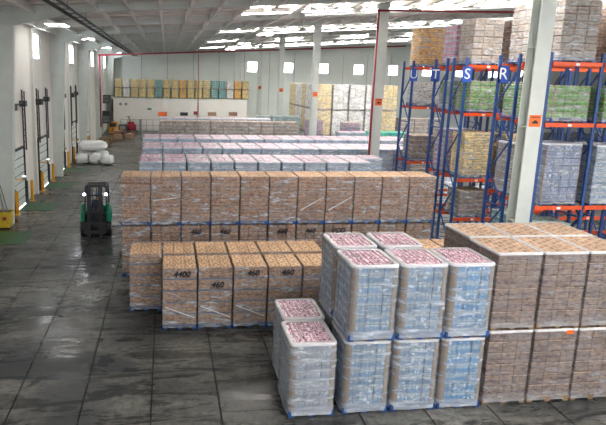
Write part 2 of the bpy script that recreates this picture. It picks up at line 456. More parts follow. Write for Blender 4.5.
#STRUCTURE
# ------------------------------------------------------------------ hall: floor, walls, roof
FAR = 75.7
def zbot(x): return 10.45+0.07*x if x < 30 else 12.55-0.07*(x-30)
FRAMES = [-2.05+5.85*k for k in range(14)]; FRAMES[5] = 26.2           # portal frames, 5.85 m apart
SX0, SPX, SY0, SPY = -8.0, 1.535, 2.75, 3.9
NSX, NSY = 13, 10
SX1, SY1 = SX0+NSX*SPX, SY0+NSY*SPY
fb = MB()
fb.box(-9, 72, -10, SY0, -0.3, 0); fb.box(-9, 72, SY1, FAR+1, -0.3, 0)
fb.box(SX1, 72, SY0, SY1, -0.3, 0); fb.box(-9, SX0, SY0, SY1, -0.3, 0)
fb.cur = 1; fb.box(SX0, SX1, SY0, SY1, -0.3, -0.03)
floor = struct(fb.build('floor', [M['concrete'], M['joint']]), 'dark grey polished concrete floor with stains and saw-cut joints')
sl = MB(); sl.box(0.018, SPX-0.018, 0.003, SPY-0.003, -0.03, 0); slab_me = sl.mesh('floor_slab', M['concrete'])
for i in range(NSX):
    for j in range(NSY):
        put('floor_slab', slab_me, floor, (SX0+i*SPX, SY0+j*SPY, 0))

wl = MB(); wl.box(-8.4, -8.0, -10, FAR, 0, 10.3)
wall_left = struct(wl.build('wall_left', M['wall']), 'tall white panel wall with dock doors and high windows')
wb = MB(); wb.box(-8.4, 72, FAR, FAR+0.4, 0, 13.3)
wall_back = struct(wb.build('wall_back', M['wall_grey']), 'pale grey end wall of the hall with high square windows')
wr = MB(); wr.box(71.6, 72, -10, FAR, 0, 10.4)
wall_right = struct(wr.build('wall_right', M['wall']), 'white side wall far behind the racks')
# panel seams of the left wall
for k, y in enumerate([FRAMES[i]+2.9 for i in range(2, 13)]):
    s_ = MB(); s_.box(-8.0, -7.97, y-0.04, y+0.04, 0, 10.0)
    s_.build('panel_seam', M['wall_grey'], wall_left)

# roof deck and its purlins, ribs and skylights
dk = MB()
dk.prism([(-8.4, zbot(-8.4)+.34), (30, 12.55+.34), (72, zbot(72)+.34), (72, zbot(72)+.5), (30, 12.55+.5), (-8.4, zbot(-8.4)+.5)], -10, FAR+.4)
ceiling = struct(dk.build('ceiling', M['deck']), 'grey metal roof deck on purlins and rafters')
for k in range(27):
    x = -7.55+1.45*k
    z = zbot(x)
    p = MB(); p.box(x-0.04, x+0.04, -10, FAR, z+.03, z+.34); p.box(x-0.04, x+0.12, -10, FAR, z+.01, z+.04)
    p.build('purlin', M['purlin'], ceiling)
rb = MB()
for k in range(58):
    y = -8+1.45*k
    rb.prism([(-8.2, zbot(-8.2)+.29), (30, 12.55+.29), (30, 12.55+.34), (-8.2, zbot(-8.2)+.34)], y-.03, y+.03)
tag(rb.build('deck_ribs', M['purlin'], ceiling), kind='stuff')
for y in FRAMES:
    r = MB()
    dz = -.04
    if FRAMES.index(y) % 2:      # main frames carry deep haunches at the wall columns
        r.prism([(-8.0, 9.45), (-7.0, 9.45), (-3.9, zbot(-3.9)+dz), (30, zbot(30)+dz), (30, zbot(30)+.34), (-8.0, zbot(-8.0)+.34)], y-.05, y+.05)
        r.prism([(-7.0, 9.45), (-3.9, zbot(-3.9)+dz), (30, zbot(30)+dz), (30, zbot(30)-.01), (-3.9, zbot(-3.9)-.01), (-7.0, 9.48)], y-.13, y+.13)
    else:
        r.prism([(-8.0, zbot(-8)+dz), (30, zbot(30)+dz), (30, zbot(30)+.34), (-8.0, zbot(-8.0)+.34)], y-.05, y+.05)
    r.prism([(30, zbot(30)+dz), (71.6, zbot(71.6)+dz), (71.6, zbot(71.6)+.34), (30, zbot(30)+.34)], y-.06, y+.06)
    r.build('rafter', M['rafter'], ceiling)
for y0 in FRAMES[4:13]:  # white lattices added to imitate lamp reflections in the corrugated roof
    y = y0+2.9
    jb = MB(); x0, x1 = 7.5, 30.0
    for dz, w in ((-.25, .07), (.2, .06)): jb.bar((x0, y, zbot(x0)+dz), (x1, y, zbot(x1)+dz), w)
    n = 44
    for i in range(n):
        xa, xb = x0+(x1-x0)*i/n, x0+(x1-x0)*(i+1)/n
        za, zb = (-.25, .2) if i % 2 else (.2, -.25)
        jb.bar((xa, y, zbot(xa)+za), (xb, y, zbot(xb)+zb), .035)
    jb.build('reflection_lattice', M['steelwhite'], ceiling)
sk = MB(); sk.box(-1.35, 1.35, -.35, .35, -.02, 0.0)
sk.cur = 1
for sx in (-1.40, 1.35): sk.box(sx, sx+.05, -.4, .4, -.04, .03)
for sy in (-.40, .35): sk.box(-1.35, 1.35, sy, sy+.05, -.04, .03)
sk_me = sk.mesh('skylight', [M['skylight'], M['steelwhite']])
for y in (-5.5, 6.0, 17.8, 29.3, 41.2, 53.0, 64.6):
    for k in range(9):
        x = 5.4+3.35*k
        if 45 < y < 60 and k % 2: continue
        o = put('skylight', sk_me, ceiling, (x, y, zbot(x)-.03)); o.rotation_euler = (0, -math.atan(.07), 0)

# tapered columns along the left wall
for y in FRAMES[4:14:2]:
    c = MB(); c.box(-8.0, -7.97, y-.16, y+.16, 0, zbot(-8)); c.box(-7.83, -7.80, y-.16, y+.16, 0, zbot(-8)); c.box(-7.97, -7.83, y-.1, y-.07, 0, zbot(-8))
    struct(c.build('column', M['wall']), 'slim pale wall post between the dock doors')
for y in FRAMES[3:14:2]:
    c = MB()
    c.prism([(-8.0, 0), (-7.45, 0), (-7.0, 9.45), (-8.0, 9.45)], y-.05, y+.05)
    c.prism([(-7.47, 0), (-7.44, 0), (-6.99, 9.45), (-7.02, 9.45)], y-.2, y+.2)
    c.box(-8.0, -7.96, y-.2, y+.2, 0, 9.45)
    c.prism([(-7.97, 0), (-7.47, 0), (-7.02, 9.43), (-7.97, 9.43)], y-.16, y-.13)
    c.box(-8, -7.0, y-.2, y+.2, 9.43, 9.47)
    struct(c.build('column', M['column']), 'tapered pale steel wall column')
# columns standing free in the hall
for k in range(5):
    y = 15.3+12.2*k; x = 11.2
    zt = zbot(x)
    c = MB()
    c.box(x-.24, x+.24, y-.22, y-.19, 0, zt); c.box(x-.24, x+.24, y+.19, y+.22, 0, zt)
    c.box(x-.012, x+.012, y-.19, y+.19, 0, zt)
    c.box(x-.34, x+.34, y-.34, y+.34, 0, .03); c.box(x-.3, x+.3, y-.28, y+.28, zt-.04, zt)
    for z in (3.0, 6.0, 8.4): c.box(x-.24, x+.24, y-.19, y+.19, z, z+.02)
    col = struct(c.build('column', M['column']), 'free-standing pale steel column in the storage area')
    s_ = MB(); s_.box(x-.19, x+.19, y-.235, y-.222, 6.02, 6.38)
    sg = s_.build('safety_placard', M['orange'], col)
    s_ = MB(); s_.box(x-.10, x+.10, y-.24, y-.236, 6.12, 6.18); s_.box(x-.05, x+.05, y-.24, y-.236, 6.18, 6.22); s_.box(x-.15, x+.15, y-.24, y-.236, 6.30, 6.33)
    s_.build('placard_symbol', M['ink'], sg)

# high windows: three in the left wall, a row in the end wall
wn = 0
def window(pts_box, axis, label):
    global wn
    wn += 1
    x0, x1, y0, y1, z0, z1 = pts_box
    f = MB(); t = .06
    if axis == 'x':
        for a, b in ((y0-t, y0), (y1, y1+t)): f.box(x0, x1+.03, a, b, z0-t, z1+t)
        for a, b in ((z0-t, z0), (z1, z1+t)): f.box(x0, x1+.03, y0, y1, a, b)
    else:
        for a, b in ((x0-t, x0), (x1, x1+t)): f.box(a, b, y0-.03, y1, z0-t, z1+t)
        for a, b in ((z0-t, z0), (z1, z1+t)): f.box(x0, x1, y0-.03, y1, a, b)
    w = struct(f.build('window_%d' % wn, M['wall_grey']), label)
    p = MB(); p.box(*pts_box); p.build('pane', M['window'], w)
for k, y in enumerate((34.3, 46.9, 60.0, 71.5)):
    window((-8.0, -7.97, y-.9, y+.9, 8.2, 9.62), 'x', 'tall narrow daylight window high in the left wall, %s along it' % ORD[k])
for k in range(9):
    x = 12.1+5.2*k
    window((x-.66, x+.66, FAR-.03, FAR, 8.2, 9.5), 'y', 'small square daylight window high in the end wall, %s from the mezzanine' % ORD[k])
# end wall panels seams
for k in range(14):
    x = -7+3.6*k
    s_ = MB(); s_.box(x-.03, x+.03, FAR-.015, FAR, 4.4 if x < 11 else 0, 11.0)
    s_.build('panel_seam', M['grey'], wall_back)

# mezzanine along the end wall
mz = MB(); mz.box(-7.0, 11.0, FAR-3.2, FAR-2.95, 0, 4.18); mz.box(10.8, 11.0, FAR-2.95, FAR, 0, 4.18)
mez = struct(mz.build('wall_mezzanine', M['wall']), 'white wall of the mezzanine store at the end of the hall')
mz = MB(); mz.box(-8.0, 11.0, FAR-3.25, FAR, 4.18, 4.34)
struct(mz.build('floor_mezzanine', M['wall_grey']), 'mezzanine deck carrying wrapped loads')

# dock doors with vertical lift rails, levellers, bollards
for k in range(6):
    y = 23.5+5.85*k
    y0, y1 = y-1.2, y+1.2
    d = MB(); d.box(-8.0, -7.93, y0-.09, y0, 0, 3.3); d.box(-8.0, -7.93, y1, y1+.09, 0, 3.3); d.box(-8.0, -7.93, y0-.09, y1+.09, 3.2, 3.3); d.box(-8.0, -7.985, y0, y1, 0, 3.2)
    door = struct(d.build('door_%d' % (k+1), M['dark']), 'sectional dock door with tall lift rails, %s along the left wall' % ORD[k])
    for j in range(7):
        p = MB(); p.rbox(-7.99, -7.945, y0+.01, y1-.01, .05+j*.45, .05+j*.45+.39, .008)
        p.build('door_panel', M['wall_grey'], door)
    for yy in (y0-.05, y1+.05):
        r = MB()
        r.box(-7.93, -7.86, yy-.06, yy-.01, 0, 6.4); r.box(-7.93, -7.86, yy+.40, yy+.45, 3.0, 6.3)
        for q in range(9): r.box(-7.93, -7.88, yy-.05, yy+.42, 3.1+.36*q, 3.14+.36*q)
        r.box(-7.95, -7.8, yy-.08, yy+.05, .0, 1.3)
        r.build('lift_rail', M['dark'], door)
    r = MB(); r.cyl((-7.8, y0-.2, 5.55), (-7.8, y1+.3, 5.75), .035, n=6); r.box(-7.98, -7.6, y0-.15, y0+.35, 5.4, 5.75); r.box(-7.98, -7.65, y1-.3, y1+.1, 5.5, 5.8)
    r.build('spring_shaft', M['dark'], door)
    r = MB(); r.box(-7.94, -7.93, y0+.05, y1-.05, .005, .028); r.build('daylight_gap', M['window'], door)
    g = MB(); g.box(-7.85, -6.1, y-.55, y+1.3, 0.0, .012)
    tag(g.build('dock_leveller', M['greenfloor']), 'green painted leveller plate in the floor at the %s dock door' % ORD[k], 'dock leveller', 'dock levellers')
    for s_, (yy, w_) in enumerate(() if k == 0 else ((y0-.15, 'near'), (y1+.6, 'far'))):
        b = thing('bollard', 'yellow bollard on the %s side of the %s dock door' % (w_, ORD[k]), 'bollard', (-7.72, yy, 0), 0, 'yellow dock bollards')
        q = MB(); q.cyl((0,0,0), (0,0,1.18), .09, n=12); q.cyl((0,0,1.18), (0,0,1.25), .09, .04, n=12); q.smooth = False
        q.build('post', M['yellow'], b)
        q = MB(); q.cyl((0,0,0), (0,0,.02), .16, n=12); q.build('base_plate', M['yellow'], b)
    dl = thing('dock_light', 'dock light on a yellow arm beside the %s dock door' % ORD[k], 'lamp', (-7.9, y0+.35, 1.75), 0, 'dock lights')
    q = MB(); q.bar((-.04, 0, 0), (.45, .15, 0), .06); q.build('arm', M['yellow'], dl)
    q = MB(); q.cyl((.42, .15, .02), (.42, .15, .16), .08, .10, n=10); q.build('housing', M['grey'], dl)
    q = MB(); q.cyl((.42, .15, .16), (.42, .15, .165), .08, n=10); q.build('lens', M['window'] if k in (1, 2) else M['signwhite'], dl)

# ------------------------------------------------------------------ overhead services
def lamp(x, y, z, label):
    t = thing('ceiling_light', label, 'light', (x, y, z), 0, 'twin-tube ceiling lights')
    for sx in (-.34, .34):
        q = MB(); q.rbox(sx-.24, sx+.24, -.75, .75, .0, .10, .03); h = q.build('housing', M['steelwhite'], t)
        q = MB(); q.box(sx-.20, sx+.20, -.7, .7, -.02, -.001); q.build('tube', M['lamp'], h)
    q = MB()
    for yy in (-.5, .5): q.bar((0, yy, .1), (0, yy, zbot(x)+.05-z), .02); q.bar((-.4, yy, .1), (.4, yy, .1), .03)
    q.build('hanger', M['grey'], t)
for k, y in enumerate((8.5, 20.2, 31.7, 43.0, 55.8, 67.5)):
    lamp(-6.1, y, 10.0, 'twin-tube ceiling light over the dock doors, %s along the left wall' % ORD[k])
for k, y in enumerate((43.2, 55.0, 67.0)):
    lamp(7.9, y, 10.75, 'twin-tube ceiling light above the storage rows, %s towards the end wall' % ORD[k])

ct = thing('cable_tray', 'long dark cable tray hanging under the roof beside the dock aisle', 'cable tray', (-3.95, 0, 9.75))
for sx in (-.24, .24):
    q = MB(); q.box(sx-.02, sx+.02, 4, 73, 0, .10); q.build('rail', M['dark'], ct)
q = MB()
for k in range(46): q.box(-.22, .22, 4+1.5*k, 4.05+1.5*k, .02, .05)
tag(q.build('rungs', M['dark'], ct), kind='stuff')
for k in range(1):
    q = MB(); q.cyl((-.14+.09*k, 4, .07), (-.14+.09*k, 73, .07), .02, n=6); q.build('cable', M['black'], ct)
for y in FRAMES[2:13]:
    q = MB(); q.bar((-.24, y, .1), (-.24, y, .42), .025); q.bar((.24, y, .1), (.24, y, .42), .025); q.bar((-.26, y, .42), (.26, y, .42), .03); q.build('hanger', M['grey'], ct)

def pipe(name, pts, r, label, cat='pipe', mat='red'):
    t = thing(name, label, cat, pts[0])
    o = Vector(pts[0])
    for a, b in zip(pts, pts[1:]):
        q = MB(); q.smooth = True; q.cyl(Vector(a)-o, Vector(b)-o, r, n=10); q.build('pipe_run', M[mat], t)
    for p in pts[1:-1]:
        q = MB(); q.smooth = True; p = Vector(p)-o
        q.cyl(p-Vector((r*1.5, 0, 0)), p+Vector((r*1.5, 0, 0)), r*1.3, n=10); q.build('coupling', M[mat], t)
YP = 61.5
pa, pb, pc = at_y(98, 127, YP), at_y(96.5, 55, YP), at_y(406, 46, YP)
pipe('sprinkler_main', [(-7.35, YP, pa.z), (-7.35, YP, pb.z), (pc.x, YP, pc.z)], .085, 'red sprinkler main crossing the hall high up and dropping at the left wall')
pipe('sprinkler_riser', [(10.84, 27.2, 0.3), (10.84, 27.2, 10.85), (30.0, 27.2, 11.3)], .05, 'red sprinkler riser on the free-standing column behind the long carton row')
pd = at_y(198, 113, FAR-3.3); pe = at_y(198, 56, FAR-3.3)
pipe('drop_pipe', [(pd.x, FAR-3.3, 0.5), (pd.x, FAR-3.3, 10.3)], .05, 'thin pink-red drop pipe on the mezzanine wall', mat='red')

# spiral lift tower beside the mezzanine stacks
p0 = at_y(237, 88, FAR-2.0); zt_ = at_y(237, 40, FAR-2.0).z
tw = thing('lift_tower', 'white lattice lift tower standing at the end of the mezzanine', 'lift tower', (p0.x+.3, FAR-.9, 4.34))
zt_ = min(zt_-4.34, 6.3)
for sx in (-.45, .45):
    for sy in (-.4, .4):
        q = MB(); q.bar((sx, sy, 0), (sx, sy, zt_), .09); q.build('post', M['steelwhite'], tw)
for k in range(10):
    q = MB(); z = .3+k*(zt_-.4)/9
    for sy in (-.4, .4): q.bar((-.45, sy, z), (.45, sy, z), .05)
    for sx in (-.45, .45): q.bar((sx, -.4, z), (sx, .4, z), .05)
    if k < 9: q.bar((-.45, -.4, z), (.45, -.4, z+(zt_-.4)/9), .045)
    q.build('brace_ring', M['steelwhite'], tw)
for sx in (-.32, 0, .32):
    q = MB(); q.cyl((sx, -.5, 1.6), (sx*1.3, -.7, .05), .07, .13, n=8); q.build('chute', M['dark'], tw)
# ------------------------------------------------------------------ pallet loads
PAL_H = 0.14
def pallet_mesh(w, d, mat, name='pallet'):
    b = MB(); h = PAL_H
    for i in range(3):
        y = -d/2+.05+i*(d-.1)/2
        b.box(-w/2, w/2, y-.05, y+.05, h-.045, h-.022)
        for j in range(3):
            x = -w/2+.07+j*(w-.14)/2
            b.box(x-.07, x+.07, y-.05, y+.05, .022, h-.045)
    for i in range(6):
        x = -w/2+i*(w-.13)/5
        b.box(x, x+.13, -d/2, d/2, h-.022, h)
    for j in range(3):
        x = -w/2+.07+j*(w-.14)/2
        b.box(x-.06, x+.06, -d/2, d/2, 0, .022)
    return b.mesh(name, mat)
def ring(w, d, r, ns, nc):
    """points and normals round a rounded rectangle"""
    P = []
    cs = [(w/2-r, -d/2+r, -90), (w/2-r, d/2-r, 0), (-w/2+r, d/2-r, 90), (-w/2+r, -d/2+r, 180)]
    for q in range(4):
        cx, cy, a0 = cs[q]
        for i in range(nc+1):
            a = math.radians(a0+90*i/nc); n = Vector((math.cos(a), math.sin(a), 0))
            P.append((Vector((cx, cy, 0))+n*r, n))
        nx_ = cs[(q+1) % 4]; a = math.radians(a0+90); n = Vector((math.cos(a), math.sin(a), 0))
        e0 = Vector((cx, cy, 0))+n*r; e1 = Vector((nx_[0], nx_[1], 0))+n*r
        for i in range(1, ns): P.append((e0.lerp(e1, i/ns), n))
    return P
def film_mesh(w, d, z0, z1, r, seed, amp, rim, mats, nz=12, ns=8, nc=3, crease=0.0):
    """stretch-film sleeve, gathered at the foot, with a folded rim over the top edge"""
    b = MB(); b.smooth = True
    P = ring(w, d, r, ns, nc); n = len(P); vs = []
    rows = [(z0+(z1-z0)*k/nz, 0.0) for k in range(nz+1)]
    for k, (z, inn) in enumerate(rows):
        for p, nn in P:
            e = noise.noise(Vector((p.x*2.2+seed*7.1, p.y*2.2, z*3.0+seed)))
            e2 = noise.noise(Vector((p.x*7+seed*3.3, p.y*7, z*2.0)))
            off = amp*(.5+.6*e+.35*e2)
            if k == nz: off = 0.004
            vs.append(p+nn*max(.003, off)+Vector((0, 0, z)))
    fs = [(k*n+i, k*n+(i+1) % n, (k+1)*n+(i+1) % n, (k+1)*n+i) for k in range(nz) for i in range(n)]
    b.add(vs, fs)
    if rim:
        b.cur = 1
        Q = ring(w-2*rim, d-2*rim, max(.02, r-rim*.3), ns, nc)
        v2 = []
        for (p, nn), (q, _) in zip(P, Q):
            e = .5+.5*noise.noise(Vector((p.x*5+seed, p.y*5, 1.7)))
            v2.append(p+Vector((0, 0, z1-.045))+nn*.008); v2.append(p+Vector((0, 0, z1+.008))+nn*.004)
            v2.append(p.lerp(q, .45+.25*e)+Vector((0, 0, z1+.016))); v2.append(p.lerp(q, .8+.5*e)+Vector((0, 0, z1+.008)))
        fs = []
        for i in range(n):
            j = (i+1) % n
            for t in range(3): fs.append((4*i+t, 4*j+t, 4*j+t+1, 4*i+t+1))
        b.add(v2, fs)
    return b.mesh('stretch_film', mats)

class Kind:
    """one kind of load: a grid of cartons (or bottle packs) on a pallet inside film"""
    def __init__(s, w, d, h, nx, ny, layers, mat, pal, film, rim=0.0, rimmat='film_rim', r=.03, amp=.02, bottles=False, topmat=None, boards=False, merged=False, bev=.008, jit=.006, skew=0.0, gapz=.004, slip=False):
        s.w, s.d, s.h, s.nx, s.ny, s.layers = w, d, h, nx, ny, layers
        s.mat, s.bottles, s.merged, s.jit, s.skew = mat, bottles, merged, jit, skew
        s.lh = (h-PAL_H-.01)/layers
        cw, cd = w/nx, d/ny; s.cw, s.cd = cw, cd
        g = .003 if bottles else .008
        b = MB(); b.rbox(-cw/2+g/2, cw/2-g/2, -cd/2+g/2, cd/2-g/2, -s.lh/2+.002, s.lh/2-gapz, .014 if bottles else bev)
        b.mark((0, 0, 0), 0.0)
        s.piece = b.mesh('bottle_pack' if bottles else 'carton', M[mat])
        if bottles:
            b = MB(); b.rbox(-cw/2+g/2, cw/2-g/2, -cd/2+g/2, cd/2-g/2, -s.lh/2+.002, s.lh/2-.03, .014)
            b.mi = [1 if i == 5 or i == 2*2+1 else 0 for i in range(len(b.f))]
            for i, f in enumerate(b.f):
                zs = [b.v[q][2] for q in f]
                b.mi[i] = 1 if min(zs) > s.lh/2-.05 else 0
            b.cur = 2
            for i in range(3):
                for j in range(3):
                    x, y = -cw/2+cw*(i+.5)/3, -cd/2+cd*(j+.5)/3
                    b.cyl((x, y, s.lh/2-.031), (x, y, s.lh/2-.004), .026, .024, n=6)
            b.mark((0, 0, 0), 0.0)
            s.top = b.mesh('bottle_pack', [M[mat], M[topmat], M['cap']])
            s.corner = {}
            for cxs in (-1, 1):
                for cys in (-1, 1):
                    for tp in (0, 1):
                        b = MB(); R_ = .11; hx, hy = cw/2-g/2, cd/2-g/2; poly = []
                        for qx, qy, a0 in ((1, -1, -90), (1, 1, 0), (-1, 1, 90), (-1, -1, 180)):
                            rr_ = R_ if (qx, qy) == (cxs, cys) else .02
                            for st_ in range(5 if rr_ > .05 else 2):
                                an = math.radians(a0+90*st_/(4 if rr_ > .05 else 1))
                                poly.append((qx*(hx-rr_)+rr_*math.cos(an), qy*(hy-rr_)+rr_*math.sin(an)))
                        zt = s.lh/2-(.03 if tp else .01)
                        b.prism(poly, -s.lh/2+.002, zt, 'z')
                        if tp:
                            b.mi[1] = 1; b.mi[0] = 1; b.cur = 2
                            for i in range(3):
                                for j in range(3):
                                    if (i-1)*cxs == 1 and (j-1)*cys == 1: continue
                                    x, y = -cw/2+cw*(i+.5)/3, -cd/2+cd*(j+.5)/3
                                    b.cyl((x, y, zt), (x, y, s.lh/2-.004), .026, .024, n=6)
                        b.mark((0, 0, 0), 0.0)
                        s.corner[cxs, cys, tp] = b.mesh('bottle_pack', [M[mat], M[topmat], M['cap']])
        else:
            s.top = s.piece
        s.slip = None
        if slip:
            b = MB(); b.box(-w/2-.004, w/2+.004, -d/2-.004, d/2+.004, -.018, .018); s.slip = b.mesh('slip_sheet', M['slip'])
        s.pal = pallet_mesh(w+.02, d+.02, M[pal])
        s.films = [film_mesh(w+(.03 if bottles else .012), d+(.03 if bottles else .012), PAL_H*.35, h-.012, r, sd+random.random()*9, amp, rim, [M[film], M[rimmat]]) for sd in range(3)] if film else []
        if boards:
            b = MB(); t = .006; R_ = .11 if bottles else .02
            out = [(R_-R_*math.cos(math.radians(q)), R_-R_*math.sin(math.radians(q))) for q in range(0, 91, 18)]
            out = [(0, R_+.02)]+out+[(R_+.02, 0)]
            inn = [(R_-(R_-t)*math.cos(math.radians(q)), R_-(R_-t)*math.sin(math.radians(q))) for q in range(0, 91, 18)]
            inn = [(t, R_+.02)]+inn+[(R_+.02, t)]
            b.prism(out+inn[::-1], 0, h-PAL_H-.06, 'z')
            s.board = b.mesh('corner_board', M['cornerboard'])
        else: s.board = None
        if merged:
            b = MB()
            for k in range(layers):
                for i in range(nx):
                    for j in range(ny):
                        if 0 < i < nx-1 and 0 < j < ny-1 and k < layers-1: continue
                        x, y = -w/2+cw*(i+.5), -d/2+cd*(j+.5); z = PAL_H+.004+s.lh*(k+.5)
                        b.cur = 0
                        b.rbox(x-cw/2+.006, x+cw/2-.006, y-cd/2+.006, y+cd/2-.006, z-s.lh/2+.004, z+s.lh/2-.012, .02)
                        if topmat and k == layers-1:
                            b.cur = 1; b.box(x-cw/2+.03, x+cw/2-.03, y-cd/2+.03, y+cd/2-.03, z+s.lh/2-.014, z+s.lh/2-.004); b.cur = 0
                        b.mark((x, y, z), (i*.37+j*.61+k*.23+.17*i*k) % 1.0)
            s.block = b.mesh('packed_goods', [M[mat], M[topmat]] if topmat else M[mat])
    def place(s, x, y, z, label, group, cat='pallet load', rz=0.0, name=None, film=True, seed=None):
        """x, y: centre of the footprint"""
        t = thing(name or ('bottle_load' if s.bottles else 'carton_load'), label, cat, (x, y, z), rz, group)
        rr = random.Random(seed if seed is not None else int((x*13.7+y*7.3+z*3.1)*1000))
        put('pallet', s.pal, t)
        if s.merged:
            tag(put('packed_goods', s.block, t), kind='stuff')
        else:
            for k in range(s.layers):
                for i in range(s.nx):
                    for j in range(s.ny):
                        if 0 < i < s.nx-1 and 0 < j < s.ny-1 and k < s.layers-1: continue
                        tp = k == s.layers-1
                        cn = s.bottles and i in (0, s.nx-1) and j in (0, s.ny-1)
                        me_ = s.corner[-1 if i == 0 else 1, -1 if j == 0 else 1, int(tp)] if cn else (s.top if tp else s.piece)
                        o = put('bottle_pack' if s.bottles else 'carton', me_, t,
                                (-s.w/2+s.cw*(i+.5)-rr.random()*s.jit*(1 if i == s.nx-1 else -1 if i == 0 else 0),
                                 -s.d/2+s.cd*(j+.5)-rr.random()*s.jit*(1 if j == s.ny-1 else -1 if j == 0 else 0),
                                 PAL_H+.004+s.lh*(k+.5)))
                        o.rotation_euler = (0, 0, (rr.random()-.5)*.012+(math.pi if not s.bottles and rr.random() < .5 else 0))
        if s.board:
            for sx, sy, a in ((-1, -1, 0), (1, -1, 90), (1, 1, 180), (-1, 1, 270)):
                put('corner_board', s.board, t, (sx*(s.w/2+.007), sy*(s.d/2+.007), PAL_H), math.radians(a))
        if s.slip:
            for k in range(1, s.layers):
                put('slip_sheet', s.slip, t, (0, 0, PAL_H+.004+s.lh*k-.016))
        if s.films and film: put('stretch_film', s.films[rr.randrange(len(s.films))], t)
        return t

# --- kinds
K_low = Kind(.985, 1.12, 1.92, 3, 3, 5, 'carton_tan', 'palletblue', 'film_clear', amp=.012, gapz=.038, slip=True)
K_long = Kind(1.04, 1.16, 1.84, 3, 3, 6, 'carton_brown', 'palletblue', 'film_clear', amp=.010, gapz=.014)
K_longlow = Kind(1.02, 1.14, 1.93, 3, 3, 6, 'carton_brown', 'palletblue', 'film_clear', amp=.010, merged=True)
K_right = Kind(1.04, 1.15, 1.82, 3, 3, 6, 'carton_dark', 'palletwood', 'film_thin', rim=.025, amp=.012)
K_rightlow = Kind(1.04, 1.15, 1.82, 3, 3, 6, 'carton_dark', 'palletwood', None, merged=True)
K_pink = Kind(1.02, 1.10, 1.72, 3, 4, 7, 'pack_blue', 'palletblue', 'film_milky', rim=.075, r=.12, amp=.03, bottles=True, topmat='packtop', boards=True)
K_pinkg = Kind(1.00, 1.10, 1.74, 3, 4, 7, 'pack_grey', 'palletblue', 'film_heavy', rim=.075, r=.12, amp=.03, bottles=True, topmat='packtop', boards=True)
K_pinkb = Kind(1.00, 1.10, 1.72, 3, 4, 7, 'pack_deepblue', 'palletblue', 'film_milky', rim=.075, r=.12, amp=.02, bottles=True, topmat='packtop', boards=True)
K_far = Kind(1.02, 1.12, 1.74, 3, 3, 6, 'pack_pale', 'palletblue', 'film_heavy', rim=.06, r=.06, amp=.010, topmat='packtop_pale', merged=True)
K_farbase = Kind(1.03, 1.13, 1.74, 2, 2, 5, 'pack_blue', 'palletblue', None, merged=True)
K_farbase2 = Kind(1.03, 1.13, 2.13, 2, 2, 5, 'pack_blue', 'palletblue', None, merged=True)
K_fbrown = Kind(1.01, 1.13, 1.86, 3, 3, 6, 'carton_grey', 'palletwood', 'film_clear', amp=.02, merged=True)

def word_label(i): return ORD[i]
# front pair, one load high
K_pinkg.place(3.17, 10.78, 0, 'grey-white wrapped bottle load with pink top, one high, nearest the camera', 'bottle loads in front')
K_pinkg.place(3.27, 12.0, 0, 'low wrapped bottle load with pink top, directly behind the front single one', 'bottle loads in front')
# front block, two loads high
cols = ((4.41, 'next to the single-height loads', K_pink, K_pink), (5.53, 'in the middle of the three bottle stacks', K_pink, K_pink), (6.62, 'touching the brown carton stacks', K_pinkb, K_pinkb))
for x, w_, ka, kb in cols:
    ka.place(x, 10.82, 0, 'lower blue-grey bottle load, front row, '+w_, 'bottle loads in front')
    kb.place(x+.02, 10.80, 1.74, 'upper pink-topped bottle load, front row, '+w_, 'bottle loads in front', rz=random.uniform(-.015, .015))
for x, w_ in ((4.47, 'at the aisle corner'), (5.62, 'second from the aisle corner')):
    K_pink.place(x, 12.08, 0, 'lower wrapped bottle load of the rear bottle row, '+w_, 'bottle loads in front')
    K_pink.place(x, 12.10, 1.74, 'upper pink-topped bottle load of the rear bottle row, '+w_, 'bottle loads in front')
# brown carton stacks at the right
bx = (7.77, 8.88, 9.98)
bw = ('beside the blue bottle stack', 'in the middle of the brown block', 'at the picture edge')
for i, x in enumerate(bx):
    lo = K_right.place(x, 10.92, 0, 'lower brown carton load, front of brown block, '+bw[i], 'brown carton loads in front')
    up = K_right.place(x, 10.93, 1.835, 'upper brown carton load, front of brown block, '+bw[i], 'brown carton loads in front')
    K_right.place(x+.05, 12.17, 1.835, 'upper brown carton load, rear of brown block, '+bw[i], 'brown carton loads in front')
    K_rightlow.place(x+.05, 12.17, 0, 'lower brown carton load, rear of brown block, '+bw[i], 'brown carton loads in front', film=False)['label']
    if i == 1:
        q = MB(); q.box(.22, .40, -.605, -.60, 1.70, 1.79)
        q.build('orange_sticker', M['orange'], lo)

# low block: one load high, two rows deep
def twist(parent, x0, z0, x1, z1, y):
    q = MB(); q.bar((x0, y, z0), (x1, y, z1), .022, .02); q.build('film_twist', M['film_white'], parent)
for i in range(5):
    x = .40+1.035*i
    t = K_low.place(x, 15.10, 0, 'tan carton load one high on blue pallet, front row, %s from the aisle' % ORD[i], 'low tan carton loads')
    for q, (s_, zz) in enumerate(((('4400', 1.70),), (('460', 1.36),), (('460', 1.70),), (('460', 1.70),), ())[i]):
        text(s_, .24, M['ink'], t, (.05, -.59, zz), (math.pi/2, 0, 0), 'handwriting', .25, bold=.008)
    if i < 3: twist(t, -.42, .72, .44, .36, -.60)
for i in list(range(6))+[9, 10]:
    x = -.63+1.035*i
    K_low.place(x, 16.43, 0, 'tan carton load one high, rear row, %s from the aisle' % ORD[i], 'low tan carton loads')

